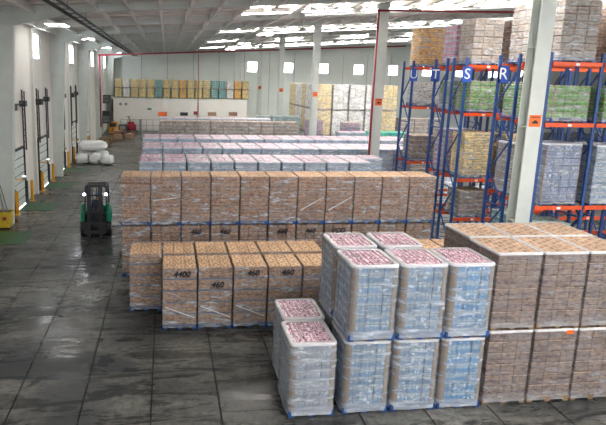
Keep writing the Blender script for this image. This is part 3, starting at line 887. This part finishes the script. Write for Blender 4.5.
# long row of carton loads, two high
for i in range(11):
    x = -1.08+1.08*i
    lo = K_longlow.place(x, 19.38, 0, 'lower carton load of the long two-high row, %s from the aisle' % ORD[i], 'long row of carton loads')
    if i in (2, 3, 5, 6, 7):
        text('460' if i != 7 else 'VCO', .26, M['ink'], lo, (0, -.595, 1.68), (math.pi/2, 0, 0), 'handwriting', .25, bold=.008)
    t = K_long.place(x, 19.38, 1.94, 'upper wrapped brown carton load of the long row, %s from the aisle' % ORD[i], 'long row of carton loads')
    if i in (6, 7): twist(t, -.42, .55, .44, 1.05, -.62)
    if i == 1: twist(t, -.45, .95, .4, 1.05, -.62)

# pink-topped bottle rows behind it, two high
def far_row(y, x0, n, pitch, what, rows_label, lower=True):
    what = what.replace(' behind the long carton row', '')
    for i in range(n):
        x = x0+pitch*i
        if abs(x-11.2) < .82 and any(abs(y-(15.3+12.2*k)) < .9 for k in range(5)): continue
        if lower: K_farbase.place(x, y, 0, 'lower bottle load of the %s, %s from the aisle' % (what, ORD[i]), rows_label, name='bottle_load')
        K_far.place(x+random.uniform(-.008, .008), y+random.uniform(-.01, .01), 1.75, 'pink-topped wrapped bottle load in the %s, %s from the aisle' % (what, ORD[i]), rows_label, name='bottle_load', rz=random.uniform(-.008, .008))
far_row(24.55, -.70, 10, 1.10, 'first bottle row behind the long carton row', 'bottle rows in the middle of the hall')
far_row(25.78, -.72, 11, 1.10, 'second bottle row behind the long carton row', 'bottle rows in the middle of the hall')
far_row(29.35, -.76, 14, 1.10, 'third bottle row behind the long carton row', 'bottle rows in the middle of the hall')
far_row(30.58, -.80, 14, 1.10, 'fourth bottle row behind the long carton row', 'bottle rows in the middle of the hall')
far_row(33.75, -.92, 16, 1.10, 'fifth bottle row behind the long carton row', 'bottle rows in the middle of the hall')
far_row(34.98, -.95, 16, 1.10, 'sixth bottle row behind the long carton row', 'bottle rows in the middle of the hall')
for i in range(11):
    x = -.05+1.06*i
    K_fbrown.place(x, 44.2, 0, 'lower carton load of the distant brown row, %s from the aisle' % ORD[i], 'distant brown row', film=False)
    K_fbrown.place(x, 44.2, 1.88, 'upper carton load of the distant brown row, %s from the aisle' % ORD[i], 'distant brown row')
    if i < 9:
        K_farbase2.place(x, 45.5, .0, 'lower bottle load behind the distant brown row, %s from the aisle' % ORD[i], 'bottle loads behind the distant brown row', name='bottle_load')
        K_far.place(x, 45.5, 2.14, 'pink-topped bottle load behind the distant brown row, %s from the aisle' % ORD[i], 'bottle loads behind the distant brown row', name='bottle_load')

# mezzanine loads, two tiers
tiers = ['carton_yellow', 'carton_white', 'carton_yellow', 'carton_yellow', 'carton_yellow', 'carton_aqua', 'carton_yellow', 'carton_yellow', 'carton_orange', 'carton_yellow', 'carton_yellow', 'carton_yellow', 'carton_aqua', 'carton_aqua', 'carton_white', 'carton_orange', 'carton_yellow']
KM = {c: Kind(.86, 1.0, 1.25, 3, 2, 4, c, 'palletwood', None, merged=True) for c in set(tiers)}
NMC = {'carton_yellow': 'yellow-tan', 'carton_white': 'white', 'carton_aqua': 'blue-green', 'carton_orange': 'orange-tan'}
for i, c in enumerate(tiers):
    x = -6.35+1.075*i
    for k in (0, 1):
        KM[c].place(x, FAR-2.3, 4.34+1.26*k, '%s carton load on the mezzanine, %s tier, %s from the left wall' % (NMC[c], ('lower', 'upper')[k], ORD[i]), 'mezzanine loads')

# tall three-high block in the far right corner
KT = {c: Kind(1.36, 1.22, 2.3, 3, 3, 4, c, 'palletwood', 'film_clear', amp=.02, merged=True) for c in ('carton_white', 'carton_yellow', 'carton_grey')}
tall = [(13.9+1.52*i, 46.7, i) for i in range(5)]+[(13.9, 46.7+1.32*j, 4+j) for j in range(1, 8)]
for x, y, i in tall:
    side = y > 47
    for k in range(3):
        c = 'carton_white'
        if not side and i == 0 and k > 0: c = 'carton_yellow'
        if not side and i == 4: c = 'carton_yellow' if k else 'carton_white'
        if side and i % 3 == 1 and k: c = 'carton_yellow'
        if side and i == 11: c = 'carton_yellow'
        where = ('%s stack back along its side face' % ORD[i-5]) if side else ('%s stack along its front face' % ORD[i])
        KT[c].place(x, y, 2.31*k, '%s wrapped load in the three-high block, %s tier, %s' % ({'carton_white': 'white', 'carton_yellow': 'yellow'}[c], ('bottom', 'middle', 'top')[k], where), 'three-high block in the far corner')
K2 = {c: Kind(1.25, 1.2, 2.0, 3, 3, 5, c, 'palletwood', 'film_clear', amp=.02, merged=True) for c in ('carton_grey', 'carton_purple', 'carton_white')}
for i in range(3):
    for k in range(2):
        K2['carton_grey'].place(21.8+1.35*i, 46.7, 2.02*k, 'grey-brown wrapped load, %s of two, %s beside the yellow tall stack' % (('lower', 'upper')[k], ORD[i]), 'two-high grey loads')
for i, (x, y) in enumerate(((12.3, 43.4), (14.6, 41.0))):
    for k in range(2):
        K2['carton_purple' if i or k else 'carton_white'].place(x, y, 1.62*k+(.0 if k == 0 else .4), 'purple-printed carton load, %s of two, %s the bright column' % (('lower', 'upper')[k], ('left of', 'right of')[i]), 'purple-printed loads')
K_grn = Kind(1.25, 1.2, 1.9, 3, 3, 5, 'carton_aqua', 'palletwood', 'film_heavy', amp=.03, merged=True)
for i in range(3):
    for k in range(2):
        K_grn.place(9.2+1.4*i, 50.0, 1.92*k, 'pale green wrapped load, %s of two, %s behind the distant brown row' % (('lower', 'upper')[k], ORD[i]), 'pale green loads')
for i in range(4):
    for k in range(2):
        (K_farbase if k == 0 else K_far).place(13.3+1.15*i, 38.6, 1.75*k, '%s bottle load near the teal stack, %s of four' % (('lower', 'pink-topped upper')[k], ORD[i]), 'bottle loads near the teal stack', name='bottle_load')
K_teal = Kind(1.3, 1.2, 1.85, 2, 2, 6, 'teal', 'palletwood', 'film_clear', amp=.03, merged=True)
for i in range(2):
    for k in range(2):
        K_teal.place(15.1+1.4*i, 36.6, 1.87*k, 'teal plastic crate load, %s of two, %s beside the rack' % (('lower', 'upper')[k], ('left', 'right')[i]), 'teal crate loads')

# ------------------------------------------------------------------ pallet racks
RX = 12.5
BAY = 1.86
LEV = (1.45, 3.2, 6.05, 8.05)
def rack_row(letter, yn, yf, bays, sign_at, label, levels=LEV):
    r = thing('pallet_rack', label, 'pallet rack', (RX, yn, 0), 0, 'blue and orange pallet racks')
    dep = yf-yn
    for i in range(bays+1):
        x = i*BAY
        fr = MB(); fr.box(x-.05, x+.05, -.035+.035, .07, 0, 8.35); fr.box(x-.09, x+.09, -.02, .12, 0, .02)
        fr.build('upright', M['rackblue'], r)
        fr = MB(); fr.box(x-.05, x+.05, dep-.07, dep, 0, 8.35); fr.box(x-.09, x+.09, dep-.12, dep+.02, 0, .02)
        fr.build('upright', M['rackblue'], r)
        z = .25; k = 0
        while z < 7.6:
            a, b_ = (.06, dep-.06) if k % 2 == 0 else (dep-.06, .06)
            q = MB(); q.bar((x, a, z), (x, b_, z+1.25), .045); q.build('brace', M['rackblue'], r)
            if k % 2 == 0:
                q = MB(); q.bar((x, .06, z), (x, dep-.06, z), .045); q.build('brace', M['rackblue'], r)
            z += 1.25; k += 1
    for i in range(bays):
        for z in levels:
            for y in (-.045, dep-.005):
                q = MB(); q.box(i*BAY+.05, (i+1)*BAY-.05, y, y+.05, z-.14, z); bm_ = q.build('beam', M['rackorange'], r)
                if y < 0:
                    q = MB(); q.box(i*BAY+BAY/2-.07, i*BAY+BAY/2+.07, y-.004, y, z-.115, z-.035); q.build('location_tag', M['signwhite'], bm_)
            q = MB()
            for s_ in (.3, .7): q.box(i*BAY+BAY*s_-.03, i*BAY+BAY*s_+.03, .005, dep-.005, z-.05, z)
            q.build('cross_bar', M['rackblue'], r)
    if sign_at is not None:
        so = .15 if letter == 'R' else 0
        q = MB(); q.box(so-.21, so+.21, sign_at-.02, sign_at, 7.33, 7.97)
        sg = q.build('row_sign', M['signblue'], r)
        text(letter, .62, M['signwhite'], sg, (so, sign_at-.024, 7.65), (math.pi/2, 0, 0), 'sign_letter')
    return r
ROWS = {'U': (26.25, 27.4), 'T': (22.9, 24.0), 'S': (21.35, 22.45), 'R': (17.95, 19.15), 'Q': (16.40, 17.55)}
rack_row('U', *ROWS['U'], 3, -.06, 'blue and orange pallet rack with the U sign, farthest of the racks')
rack_row('T', *ROWS['T'], 3, 1.10-.05, 'blue and orange pallet rack with the T sign, back to back with S')
rack_row('S', *ROWS['S'], 4, -.06, 'blue and orange pallet rack with the S sign')
rack_row('R', *ROWS['R'], 4, 1.20-.05, 'blue and orange pallet rack with the R sign, behind the near column')
rack_row('', *ROWS['Q'], 3, None, 'nearest blue and orange pallet rack, without sign, right of the near column')

KR = {}
def rk(c, h, w=1.25, pal='palletblue', film='film_clear', boards=False):
    key = (c, h, w, pal, film, boards)
    if key not in KR:
        lay = max(3, round(h/.26))
        KR[key] = Kind(w, 1.06, h, 3, 3, lay, c, pal, film, amp=.02, merged=not c.startswith('pack'), boards=boards, bottles=False, rim=.06 if film == 'film_heavy' else 0) if not c.startswith('pack') else \
                  Kind(w, 1.06, h, 4, 3, lay, c, pal, film, amp=.02, merged=True, boards=boards, rim=.06)
    return KR[key]
def on_rack(row, bay, lev, c, h, label, w=1.3, film='film_clear', boards=False, dx=0.0):
    yn, yf = ROWS[row]
    rk(c, h, w, 'palletblue', film, boards).place(RX+BAY*(bay+.5)+dx, (yn+yf)/2, LEV[lev]+.002, label, 'loads on the racks', name='bottle_load' if c.startswith('pack') else 'carton_load')
# nearest row
on_rack('Q', 0, 1, 'pack_slate', 2.15, 'slate-blue bottle load with card corner boards, middle shelf right of the near column', boards=True)
on_rack('Q', 0, 2, 'carton_green', 1.25, 'green carton load above the slate-blue one, right of the near column', boards=True)
on_rack('Q', 0, 3, 'carton_grey', 2.0, 'tall grey-brown wrapped load on top of the nearest rack, right of the near column')
on_rack('Q', 1, 1, 'pack_blue', 2.1, 'blue-white wrapped bottle load at the right picture edge, middle shelf', film='film_heavy')
on_rack('Q', 1, 2, 'carton_green', 1.25, 'green carton load at the right picture edge, upper shelf')
on_rack('Q', 1, 3, 'carton_brown', 2.0, 'tall brown wrapped load on top of the nearest rack, at the right picture edge')
on_rack('Q', 0, 0, 'carton_aqua', 1.1, 'dim blue-green load on the lowest shelf of the nearest rack')
# R
on_rack('R', 0, 3, 'carton_grey', 2.1, 'tall crumpled-film load on top of the rack by the R sign')
on_rack('R', 1, 3, 'carton_grey', 1.9, 'wrapped load on top of the R rack, behind the near column')
on_rack('R', 0, 2, 'carton_green', 1.25, 'green carton load on the upper shelf below the R sign', boards=True)
on_rack('R', 1, 2, 'carton_green', 1.25, 'green carton load on the R rack seen behind the near column')
on_rack('R', 0, 1, 'carton_grey', 1.95, 'greyish wrapped carton load on the middle shelf of the R rack', film='film_heavy')
on_rack('R', 1, 1, 'carton_brown', 1.9, 'brown carton load on the middle shelf of the R rack, behind the slate-blue load')
on_rack('R', 0, 0, 'carton_aqua', 1.0, 'blue-green load on the lowest shelf of the R rack')
# S and T
on_rack('S', 0, 3, 'carton_grey', 1.9, 'grey wrapped load on top of the rack by the S sign', w=1.3, dx=-.1)
on_rack('S', 1, 3, 'carton_brown', 1.95, 'dark brown wrapped load on top of the S rack, between the S and R signs')
on_rack('S', 0, 2, 'carton_green', 1.35, 'green carton load on the upper shelf below the S sign', boards=True)
on_rack('S', 1, 2, 'carton_green', 1.35, 'second green carton load from the end on the S rack', boards=True)
on_rack('S', 0, 1, 'carton_yellow', 2.0, 'yellow-tan carton load on the middle shelf of the S rack')
on_rack('S', 1, 1, 'carton_yellow', 1.9, 'second yellow-tan carton load on the middle shelf of the S rack')
on_rack('S', 0, 0, 'carton_grey', 1.2, 'grey-brown carton load on the lowest shelf of the S rack')
on_rack('T', 0, 3, 'pack_pink', 1.8, 'pink and blue striped bottle load on top of the T rack')
on_rack('T', 0, 2, 'carton_green', 1.35, 'green carton load on the upper shelf below the T sign', film='film_heavy')
on_rack('T', 0, 1, 'pack_pink', 2.0, 'pinkish wrapped bottle load on the middle shelf of the T rack', film='film_heavy')
on_rack('T', 1, 1, 'carton_grey', 1.9, 'grey carton load on the middle shelf of the T rack')
# U
on_rack('U', 0, 3, 'carton_orange', 1.95, 'orange and white carton load on top of the U rack')
on_rack('U', 1, 3, 'carton_grey', 1.9, 'grey wrapped load on top of the U rack, behind the striped bottle load')
on_rack('U', 0, 2, 'carton_white', 1.25, 'white-brown carton load on the upper shelf of the U rack')
on_rack('U', 0, 1, 'carton_grey', 1.35, 'grey-brown carton load on the middle shelf of the U rack')
on_rack('U', 1, 1, 'carton_brown', 1.7, 'brown carton load on the middle shelf of the U rack')
# ------------------------------------------------------------------ forklift with driver
fk = thing('forklift', 'green and black forklift with headlights on, driving down the aisle with lowered forks', 'forklift', (-3.22, 24.6, 0), .03)
def part(name, mat, fn, parent=None, smooth=False):
    q = MB(); q.smooth = smooth; fn(q); return q.build(name, M[mat], parent or fk)
part('chassis', 'dark', lambda q: (q.rbox(-.50, .50, -.45, .75, .22, .62, .04), q.rbox(-.54, .54, -.5, -.1, .55, .78, .04)))
part('hood', 'forkgreen', lambda q: (q.rbox(-.46, .46, .1, .95, .5, .80, .06)))
part('counterweight', 'forkgreen', lambda q: (q.rbox(-.54, .54, .7, 1.25, .22, 1.1, .12)))
for sx in (-1, 1):
    part('fender', 'forkgreen', lambda q: (q.rbox(sx*.57-.11, sx*.57+.11, -.60, .3, .64, 1.15, .05), q.rbox(sx*.56-.07, sx*.56+.07, -.55, -.2, 1.1, 1.50, .03)))
    w = part('wheel', 'black', lambda q: q.cyl((sx*.48, -.42, .33), (sx*.68, -.42, .33), .33, n=18))
    part('hub', 'grey', lambda q: q.cyl((sx*.68, -.42, .33), (sx*.69, -.42, .33), .16, n=12), w)
    w = part('wheel', 'black', lambda q: q.cyl((sx*.44, .85, .26), (sx*.60, .85, .26), .26, n=18))
    part('hub', 'grey', lambda q: q.cyl((sx*.60, .85, .26), (sx*.61, .85, .26), .13, n=12), w)
    part('guard_post', 'dark', lambda q: q.bar((sx*.50, -.42, .9), (sx*.46, -.15, 2.22), .07))
    part('guard_post', 'dark', lambda q: q.bar((sx*.50, .95, 1.05), (sx*.46, .80, 2.22), .07))
    part('mast_rail', 'dark', lambda q: (q.box(sx*.30-.05, sx*.30+.05, -.80, -.66, .08, 2.42), q.box(sx*.20-.035, sx*.20+.035, -.82, -.70, .08, 2.36)))
    lp = part('headlight', 'dark', lambda q: q.cyl((sx*.48, -.42, 1.95), (sx*.48, -.56, 1.95), .05, .07, n=12))
    part('headlight_lens', 'headlight', lambda q: q.cyl((sx*.48, -.561, 1.95), (sx*.48, -.566, 1.95), .06, n=12), lp)
    part('tilt_cylinder', 'grey', lambda q: q.cyl((sx*.34, -.62, .9), (sx*.36, -.1, .6), .04, n=8))
    part('fork', 'dark', lambda q: (q.box(sx*.25-.06, sx*.25+.06, -.98, -.94, .05, .75), q.prism([(-.98, .05), (-2.0, .05), (-2.0, .065), (-.98, .10)], sx*.25-.06, sx*.25+.06, 'x')))
    part('lift_chain', 'black', lambda q: q.box(sx*.10-.015, sx*.10+.015, -.79, -.76, .6, 2.3))
part('overhead_guard', 'dark', lambda q: ([q.bar((-.46, y, 2.22), (.46, y, 2.22), .05) for y in (-.15, .04, .23, .42, .61, .80)], [q.bar((sx*.46, -.15, 2.22), (sx*.46, .80, 2.22), .07) for sx in (-1, 1)]))
part('mast_crossbar', 'dark', lambda q: (q.box(-.36, .36, -.78, -.70, 2.34, 2.44), q.box(-.3, .3, -.76, -.68, 1.9, 1.96), q.box(-.3, .3, -.76, -.68, 1.15, 1.25)))
part('fork_carriage', 'dark', lambda q: (q.box(-.50, .50, -.94, -.88, .62, .74), q.box(-.50, .50, -.94, -.88, .22, .34), q.box(-.44, -.36, -.92, -.86, .2, .74), q.box(.36, .44, -.92, -.86, .2, .74)))
part('load_backrest', 'dark', lambda q: ([q.box(x-.015, x+.015, -.92, -.89, .74, 1.25) for x in (-.46, -.28, -.1, .1, .28, .46)], q.box(-.48, .48, -.93, -.88, 1.22, 1.27)))
part('seat', 'black', lambda q: (q.rbox(-.24, .24, .10, .58, .78, .92, .04), q.rbox(-.23, .23, .56, .68, .86, 1.42, .04)))
part('steering_wheel', 'black', lambda q: ([q.bar((.17*math.cos(a), -.12+.05*math.sin(a), 1.15+.16*math.sin(a)), (.17*math.cos(a+.53), -.12+.05*math.sin(a+.53), 1.15+.16*math.sin(a+.53)), .03) for a in [i*.5236 for i in range(12)]], q.bar((0, -.12, 1.15), (0, -.28, .85), .05)))
part('dashboard', 'dark', lambda q: q.rbox(-.42, .42, -.42, -.24, .70, 1.02, .03))

# driver: one continuous skinned body
def person(loc, label):
    V = [(0,0,.02), (0,-.02,.22), (0,-.03,.46), (0,-.04,.57), (0,-.05,.70), (0,-.06,.80),
         (-.19,-.03,.44), (-.25,-.18,.24), (-.13,-.38,.24), (.19,-.03,.44), (.25,-.18,.24), (.13,-.38,.24),
         (-.10,-.10,0), (-.13,-.42,.02), (-.14,-.45,-.30), (-.14,-.55,-.36), (.10,-.10,0), (.13,-.42,.02), (.14,-.45,-.30), (.14,-.55,-.36)]
    Eg = [(0,1),(1,2),(2,3),(3,4),(4,5),(2,6),(6,7),(7,8),(2,9),(9,10),(10,11),(0,12),(12,13),(13,14),(14,15),(0,16),(16,17),(17,18),(18,19)]
    Rr = [.15,.15,.14,.06,.095,.085,.075,.055,.042,.075,.055,.042,.10,.075,.055,.05,.10,.075,.055,.05]
    me = bpy.data.meshes.new('person'); me.from_pydata(V, Eg, [])
    o = bpy.data.objects.new('person', me); C.objects.link(o); o.location = loc
    md = o.modifiers.new('skin', 'SKIN')
    for i, sv in enumerate(me.skin_vertices[0].data):
        sv.radius = (Rr[i], Rr[i]*(.75 if i in (0, 1, 2) else 1)); sv.use_root = (i == 0)
    sb = o.modifiers.new('sub', 'SUBSURF'); sb.levels = 2; sb.render_levels = 2
    mt, nt, b, L = new_mat('driver_clothes')
    tc = nt.nodes.new('ShaderNodeTexCoord'); sp = nt.nodes.new('ShaderNodeSeparateXYZ'); L.new(tc.outputs['Object'], sp.inputs[0])
    hi = math_n(nt, L, 'GREATER_THAN', sp.outputs[2], .56)
    fwd = math_n(nt, L, 'LESS_THAN', sp.outputs[1], -.33)
    arm = math_n(nt, L, 'MULTIPLY', fwd, math_n(nt, L, 'GREATER_THAN', sp.outputs[2], .16))
    sk_ = math_n(nt, L, 'MAXIMUM', hi, arm)
    L.new(mixrgb(nt, L, sk_, (.03, .045, .10), (.42, .25, .17)), b.inputs['Base Color'])
    b.inputs['Roughness'].default_value = .8
    me.materials.append(mt)
    tag(o, label, 'person')
    blue = plain('cap_blue', (.02, .10, .50), .5)
    q = MB(); q.smooth = True
    for a, (z, r) in enumerate(((.76, .115), (.82, .112), (.87, .085), (.895, .03))):
        pass
    prof = [(.75, .118), (.81, .115), (.86, .09), (.885, .045), (.89, .001)]
    vs = []; n = 14
    for z, r in prof:
        for i in range(n): vs.append((r*math.cos(2*math.pi*i/n), -.055+r*1.08*math.sin(2*math.pi*i/n), z))
    q.add(vs, [(k*n+i, k*n+(i+1) % n, (k+1)*n+(i+1) % n, (k+1)*n+i) for k in range(len(prof)-1) for i in range(n)])
    q.prism([(-.10, -.13), (.10, -.13), (.07, -.25), (-.07, -.25)], .765, .78, 'z')
    q.build('cap', blue, o)
    for sx in (-.035, .035):
        e = MB(); e.cyl((sx, -.135, .715), (sx, -.146, .715), .013, n=8); e.build('eye', M['ink'], o)
    e = MB(); e.prism([(-.148, .665), (-.172, .672), (-.146, .71)], -.015, .015, 'x'); e.build('nose', mt, o)
    e = MB(); e.box(-.025, .025, -.142, -.132, .632, .640); e.build('mouth', M['red'], o)
    for sx in (-1, 1):
        h = MB()   # hand: palm and five curled fingers on the wheel
        x = sx*.13
        h.rbox(x-.035, x+.035, -.45, -.375, .215, .265, .012)
        for f in range(4):
            fx = x-.027+.018*f; ln = (.05, .06, .056, .044)[f if sx > 0 else 3-f]
            h.bar((fx, -.445, .25), (fx, -.445-ln*.6, .235), .015); h.bar((fx, -.445-ln*.6, .235), (fx, -.445-ln*.5, .235-ln*.7), .014)
        h.bar((x-sx*.03, -.40, .24), (x-sx*.06, -.44, .215), .017)
        h.build('hand', mt, o)
    return o
drv = person((-3.22, 24.6+.33, .94), 'forklift driver in dark clothes and blue cap, seated with hands on the steering wheel')

# ------------------------------------------------------------------ things along the dock wall
bn = thing('mop_bucket', 'yellow plastic bucket with wringer by the wall at the left picture edge', 'bucket', (-7.60, 25.55, 0), 0)
q = MB()
q.prism([(-.24, .06), (.24, .06), (.30, .78), (-.30, .78)], -.26, .26); q.build('tub', M['binyellow'], bn)
q = MB(); q.box(-.32, .32, -.29, -.25, .74, .82); q.box(-.32, .32, .25, .29, .74, .82); q.box(-.34, -.29, -.29, .29, .74, .82); q.box(.29, .34, -.29, .29, .74, .82); q.build('rim', M['binyellow'], bn)
q = MB(); q.box(-.26, .26, -.22, .22, .782, .80); q.build('wringer', M['dark'], bn)
q = MB(); q.box(-.08, .10, -.275, -.262, .42, .58); q.build('warning_mark', M['red'], bn)
for sx in (-.18, .18):
    for sy in (-.18, .18):
        q = MB(); q.cyl((sx-.02, sy, .04), (sx+.02, sy, .04), .04, n=10); q.build('caster', M['black'], bn)
for k, (dx, dy) in enumerate(((-.05, -.1), (.08, .06))):
    t = thing('mop', 'black-handled mop standing in the yellow bucket, %s' % ('leaning to the wall', 'leaning outwards')[k], 'mop', (-7.60+dx, 25.55+dy, .80))
    q = MB(); q.cyl((0, 0, .0), (-.22-.1*k, .1, 1.25), .02, n=8); q.build('handle', M['dark'], t)
    q = MB(); q.cyl((0, 0, .0), (-.03, .01, .14), .06, .035, n=8); q.build('head', M['grey'], t)

def sack(x, y, z, sx, sy, sz, rz, label, tilt=0.0):
    q = MB(); q.smooth = True; nu, nv = 28, 14; vs = []
    def sp(a, e): return math.copysign(abs(a)**e, a)
    sd = x*3.7+y*1.3
    for j in range(nv+1):
        v = -math.pi/2+math.pi*j/nv
        for i in range(nu):
            u = 2*math.pi*i/nu
            cx_, cy_, cz_ = sp(math.cos(v), .5)*sp(math.cos(u), .6), sp(math.cos(v), .5)*sp(math.sin(u), .6), sp(math.sin(v), .75)
            n_ = 1+.17*noise.noise(Vector((cx_*1.6+sd, cy_*1.6, cz_*1.6)))+.07*noise.noise(Vector((cx_*4, cy_*5+sd, cz_*5)))
            vs.append((cx_*sx/2*n_, cy_*sy/2*n_, max(0.0, cz_*sz/2*n_+sz/2)))
    fs = [(j*nu+i, j*nu+(i+1) % nu, (j+1)*nu+(i+1) % nu, (j+1)*nu+i) for j in range(nv) for i in range(nu)]
    q.add(vs, fs)
    t = thing('bulk_sack', label, 'sack', (x, y, z), rz, 'white bulk sacks')
    q.build('bag', M['sack'], t).rotation_euler = (tilt, 0, 0)
    for a in (-1, 1):
        e = MB(); e.bar((a*sx*.25, -.03, sz*.93), (a*sx*.20, .04, sz*.93+.12), .04, .015); e.bar((a*sx*.20, .04, sz*.93+.12), (a*sx*.10, .0, sz*.93), .04, .015)
        e.build('lifting_loop', M['sack'], t)
sack(-6.8, 46.0, 0, 1.3, 1.2, .95, .1, 'white bulk sack lying at the wall end of the pile, rear')
sack(-5.5, 46.0, 0, 1.15, 1.2, .95, -.1, 'white bulk sack at the aisle end of the pile, rear')
sack(-6.2, 45.8, .97, 2.35, 1.5, .80, .03, 'wide white bulk sack lying across the top of the pile')
sack(-6.95, 44.8, 0, 1.05, .95, .80, .15, 'small white bulk sack in front of the pile, wall side')
sack(-5.88, 44.7, 0, .95, 1.0, .85, -.15, 'white bulk sack in front of the pile, middle')
sack(-4.82, 44.25, 0, .95, 1.1, .80, -.15, 'white bulk sack slumped at the aisle corner of the pile')

# empty pallets and cardboard further down the aisle
pw = pallet_mesh(1.1, 1.1, M['palletwood'])
for k in range(5):
    t = thing('wooden_pallet', 'empty wooden pallet, %s from the bottom of the stack by the dock wall' % ORD[k], 'pallet', (-6.45, 57.2, .145*k), random.uniform(-.06, .06), 'empty wooden pallets')
    put('pallet_boards', pw, t)
    q = MB(); q.box(-.5, .5, -.558, -.551, .05, .09); q.build('stencil_strip', M['carton_yellow'], t)
for k, (x, y, w_, d_, h_, rz) in enumerate(((-5.6, 62.3, 1.0, .8, .55, .2), (-4.35, 63.3, .8, .7, .55, -.2), (-5.6, 62.3, .8, .6, .45, .1))):
    z = .0 if k < 2 else .56
    t = thing('waste_carton', ('open brown carton at the wall side of the cardboard heap', 'flattened brown carton at the aisle side of the cardboard heap', 'tilted brown carton on top of the cardboard heap')[k], 'carton', (x, y, z), rz, 'waste cartons')
    q = MB(); q.rbox(-w_/2, w_/2, -d_/2, d_/2, 0, h_, .02); q.build('box_body', M['carton_tan'], t)
    for sx in (() if k == 0 else (-1, 1)):
        q = MB(); q.bar((sx*w_/2, 0, h_), (sx*(w_/2+.25), 0, h_+.12), .015, d_*.9); q.build('flap', M['carton_tan'], t)
# yellow cabinet and dark charger by the wall
t = thing('charging_cabinet', 'yellow cabinet with a dark front by the far dock wall', 'cabinet', (-6.6, 68.0, 0))
q = MB(); q.rbox(-.5, .5, -.4, .4, .1, 1.5, .03); q.build('body', M['yellow'], t)
q = MB(); q.box(-.4, .4, -.43, -.40, .9, 1.35); q.build('vent_panel', M['dark'], t)
q = MB(); q.box(-.45, .45, -.35, .35, 0, .1); q.build('plinth', M['dark'], t)
t = thing('battery_charger', 'dark grey charger unit standing right of the yellow cabinet', 'charger', (-5.45, 68.2, 0))
q = MB(); q.rbox(-.5, .5, -.4, .4, 0, 1.15, .04); q.build('body', M['dark'], t)
q = MB(); q.box(-.35, .35, -.42, -.40, .6, 1.0); q.build('panel', M['grey'], t)
# red pallet truck by the mezzanine wall
t = thing('pallet_truck', 'small red powered pallet truck parked at the mezzanine wall', 'pallet truck', (-4.55, 71.2, 0), .4)
q = MB(); q.rbox(-.55, .55, -.5, .5, .18, .95, .15); q.build('body', M['red'], t)
q = MB(); q.rbox(-.4, .4, -.1, .45, .9, 1.25, .1); q.build('motor_cover', M['red'], t)
q = MB(); q.bar((0, .4, 1.1), (-.15, .75, 1.9), .09); q.bar((-.4, .75, 1.9), (.1, .75, 1.9), .06); q.build('tiller', M['dark'], t)
for sx in (-.3, .3):
    q = MB(); q.box(sx-.1, sx+.1, -1.5, -.45, .08, .15); q.build('fork', M['dark'], t)
    q = MB(); q.cyl((sx*1.5-.05, .2, .17), (sx*1.5+.05, .2, .17), .17, n=12); q.build('wheel', M['black'], t)
# dark heaters on the last wall columns
for k, (px, py) in enumerate(((110, 97), (110, 116))):
    p = at_x(px, py, -7.2)
    t = thing('wall_heater', 'dark heater box on the far dock wall, %s of two' % ('upper', 'lower')[k], 'heater', (-7.3, 66.5, p.z-.6))
    q = MB(); q.rbox(-.45, .55, -.4, .4, 0, 1.0+.5*k, .04); q.build('casing', M['dark'], t)
    q = MB()
    for i in range(5): q.box(-.35, .45, -.43, -.40, .15+.16*i, .23+.16*i)
    q.build('grille', M['grey'], t)
    q = MB(); q.box(-.7, -.45, -.1, .1, .3, .5); q.build('bracket', M['grey'], t)
# fittings on the mezzanine wall
YM = FAR-3.2
for k, (px, py, w_, h_, mt, lb, ct_) in enumerate((
        (120.5, 104, .28, .28, 'dark', 'round dark vent on the mezzanine wall, left one', 'vent'),
        (126, 104, .28, .28, 'dark', 'round dark vent on the mezzanine wall, right one', 'vent')) ):
    p = at_y(px, py, YM)
    t = thing('wall_vent', lb, ct_, (p.x, YM, p.z), 0, 'round wall vents')
    q = MB(); q.cyl((0, -.04, 0), (0, 0, 0), .17, n=16); q.build('ring', M[mt], t)
    q = MB(); q.cyl((0, -.05, 0), (0, -.041, 0), .11, n=16); q.build('grille', M['grey'], t)
for k, (px, py, w_, h_, mt, lb) in enumerate((
        (149.5, 109, .5, .25, 'forkgreen', 'small dark green exit plate on the mezzanine wall'),
        (162.5, 114, 1.1, .55, 'orange', 'orange and dark board low on the mezzanine wall'),
        (184, 114, 1.0, .45, 'dark', 'dark hatch board on the mezzanine wall left of the drop pipe'),
        (195.5, 113, .45, .45, 'red', 'small red plate on the mezzanine wall at the drop pipe'),
        (212, 114, 1.1, .5, 'carton_brown', 'brown hatch board on the mezzanine wall right of the drop pipe'),
        (233, 114, 1.1, .5, 'carton_brown', 'brown hatch board near the lift tower end of the mezzanine wall'))):
    p = at_y(px, py, YM)
    t = thing('wall_board', lb, 'board', (p.x, YM, p.z), 0, 'boards on the mezzanine wall')
    q = MB(); q.box(-w_/2, w_/2, -.05, 0, -h_/2, h_/2); q.build('panel', M[mt], t)
    q = MB()
    for a, b in ((-w_/2-.03, -w_/2), (w_/2, w_/2+.03)): q.box(a, b, -.06, 0, -h_/2-.03, h_/2+.03)
    q.build('edge_strip', M['dark' if k == 1 else 'grey'], t)
# guard rail at the mezzanine wall
t = thing('guard_rail', 'thin grey guard rail in front of the mezzanine wall', 'railing', (-6.0, 72.0, 0))
for i in range(7):
    q = MB(); q.bar((i*.85, 0, 0), (i*.85, 0, 1.55), .06); q.build('post', M['grey'], t)
for z in (.75, 1.5):
    q = MB(); q.bar((0, 0, z), (5.1, 0, z), .05); q.build('rail', M['grey'], t)
p = at_z(142, 129)
t = thing('barrier_post', 'grey steel barrier post standing at the end of the aisle', 'post', (p.x, 70.5, 0))
q = MB(); q.cyl((0,0,0), (0,0,1.7), .16, n=12); q.build('post', M['grey'], t)
q = MB(); q.cyl((0,0,0), (0,0,.03), .26, n=12); q.build('base', M['grey'], t)
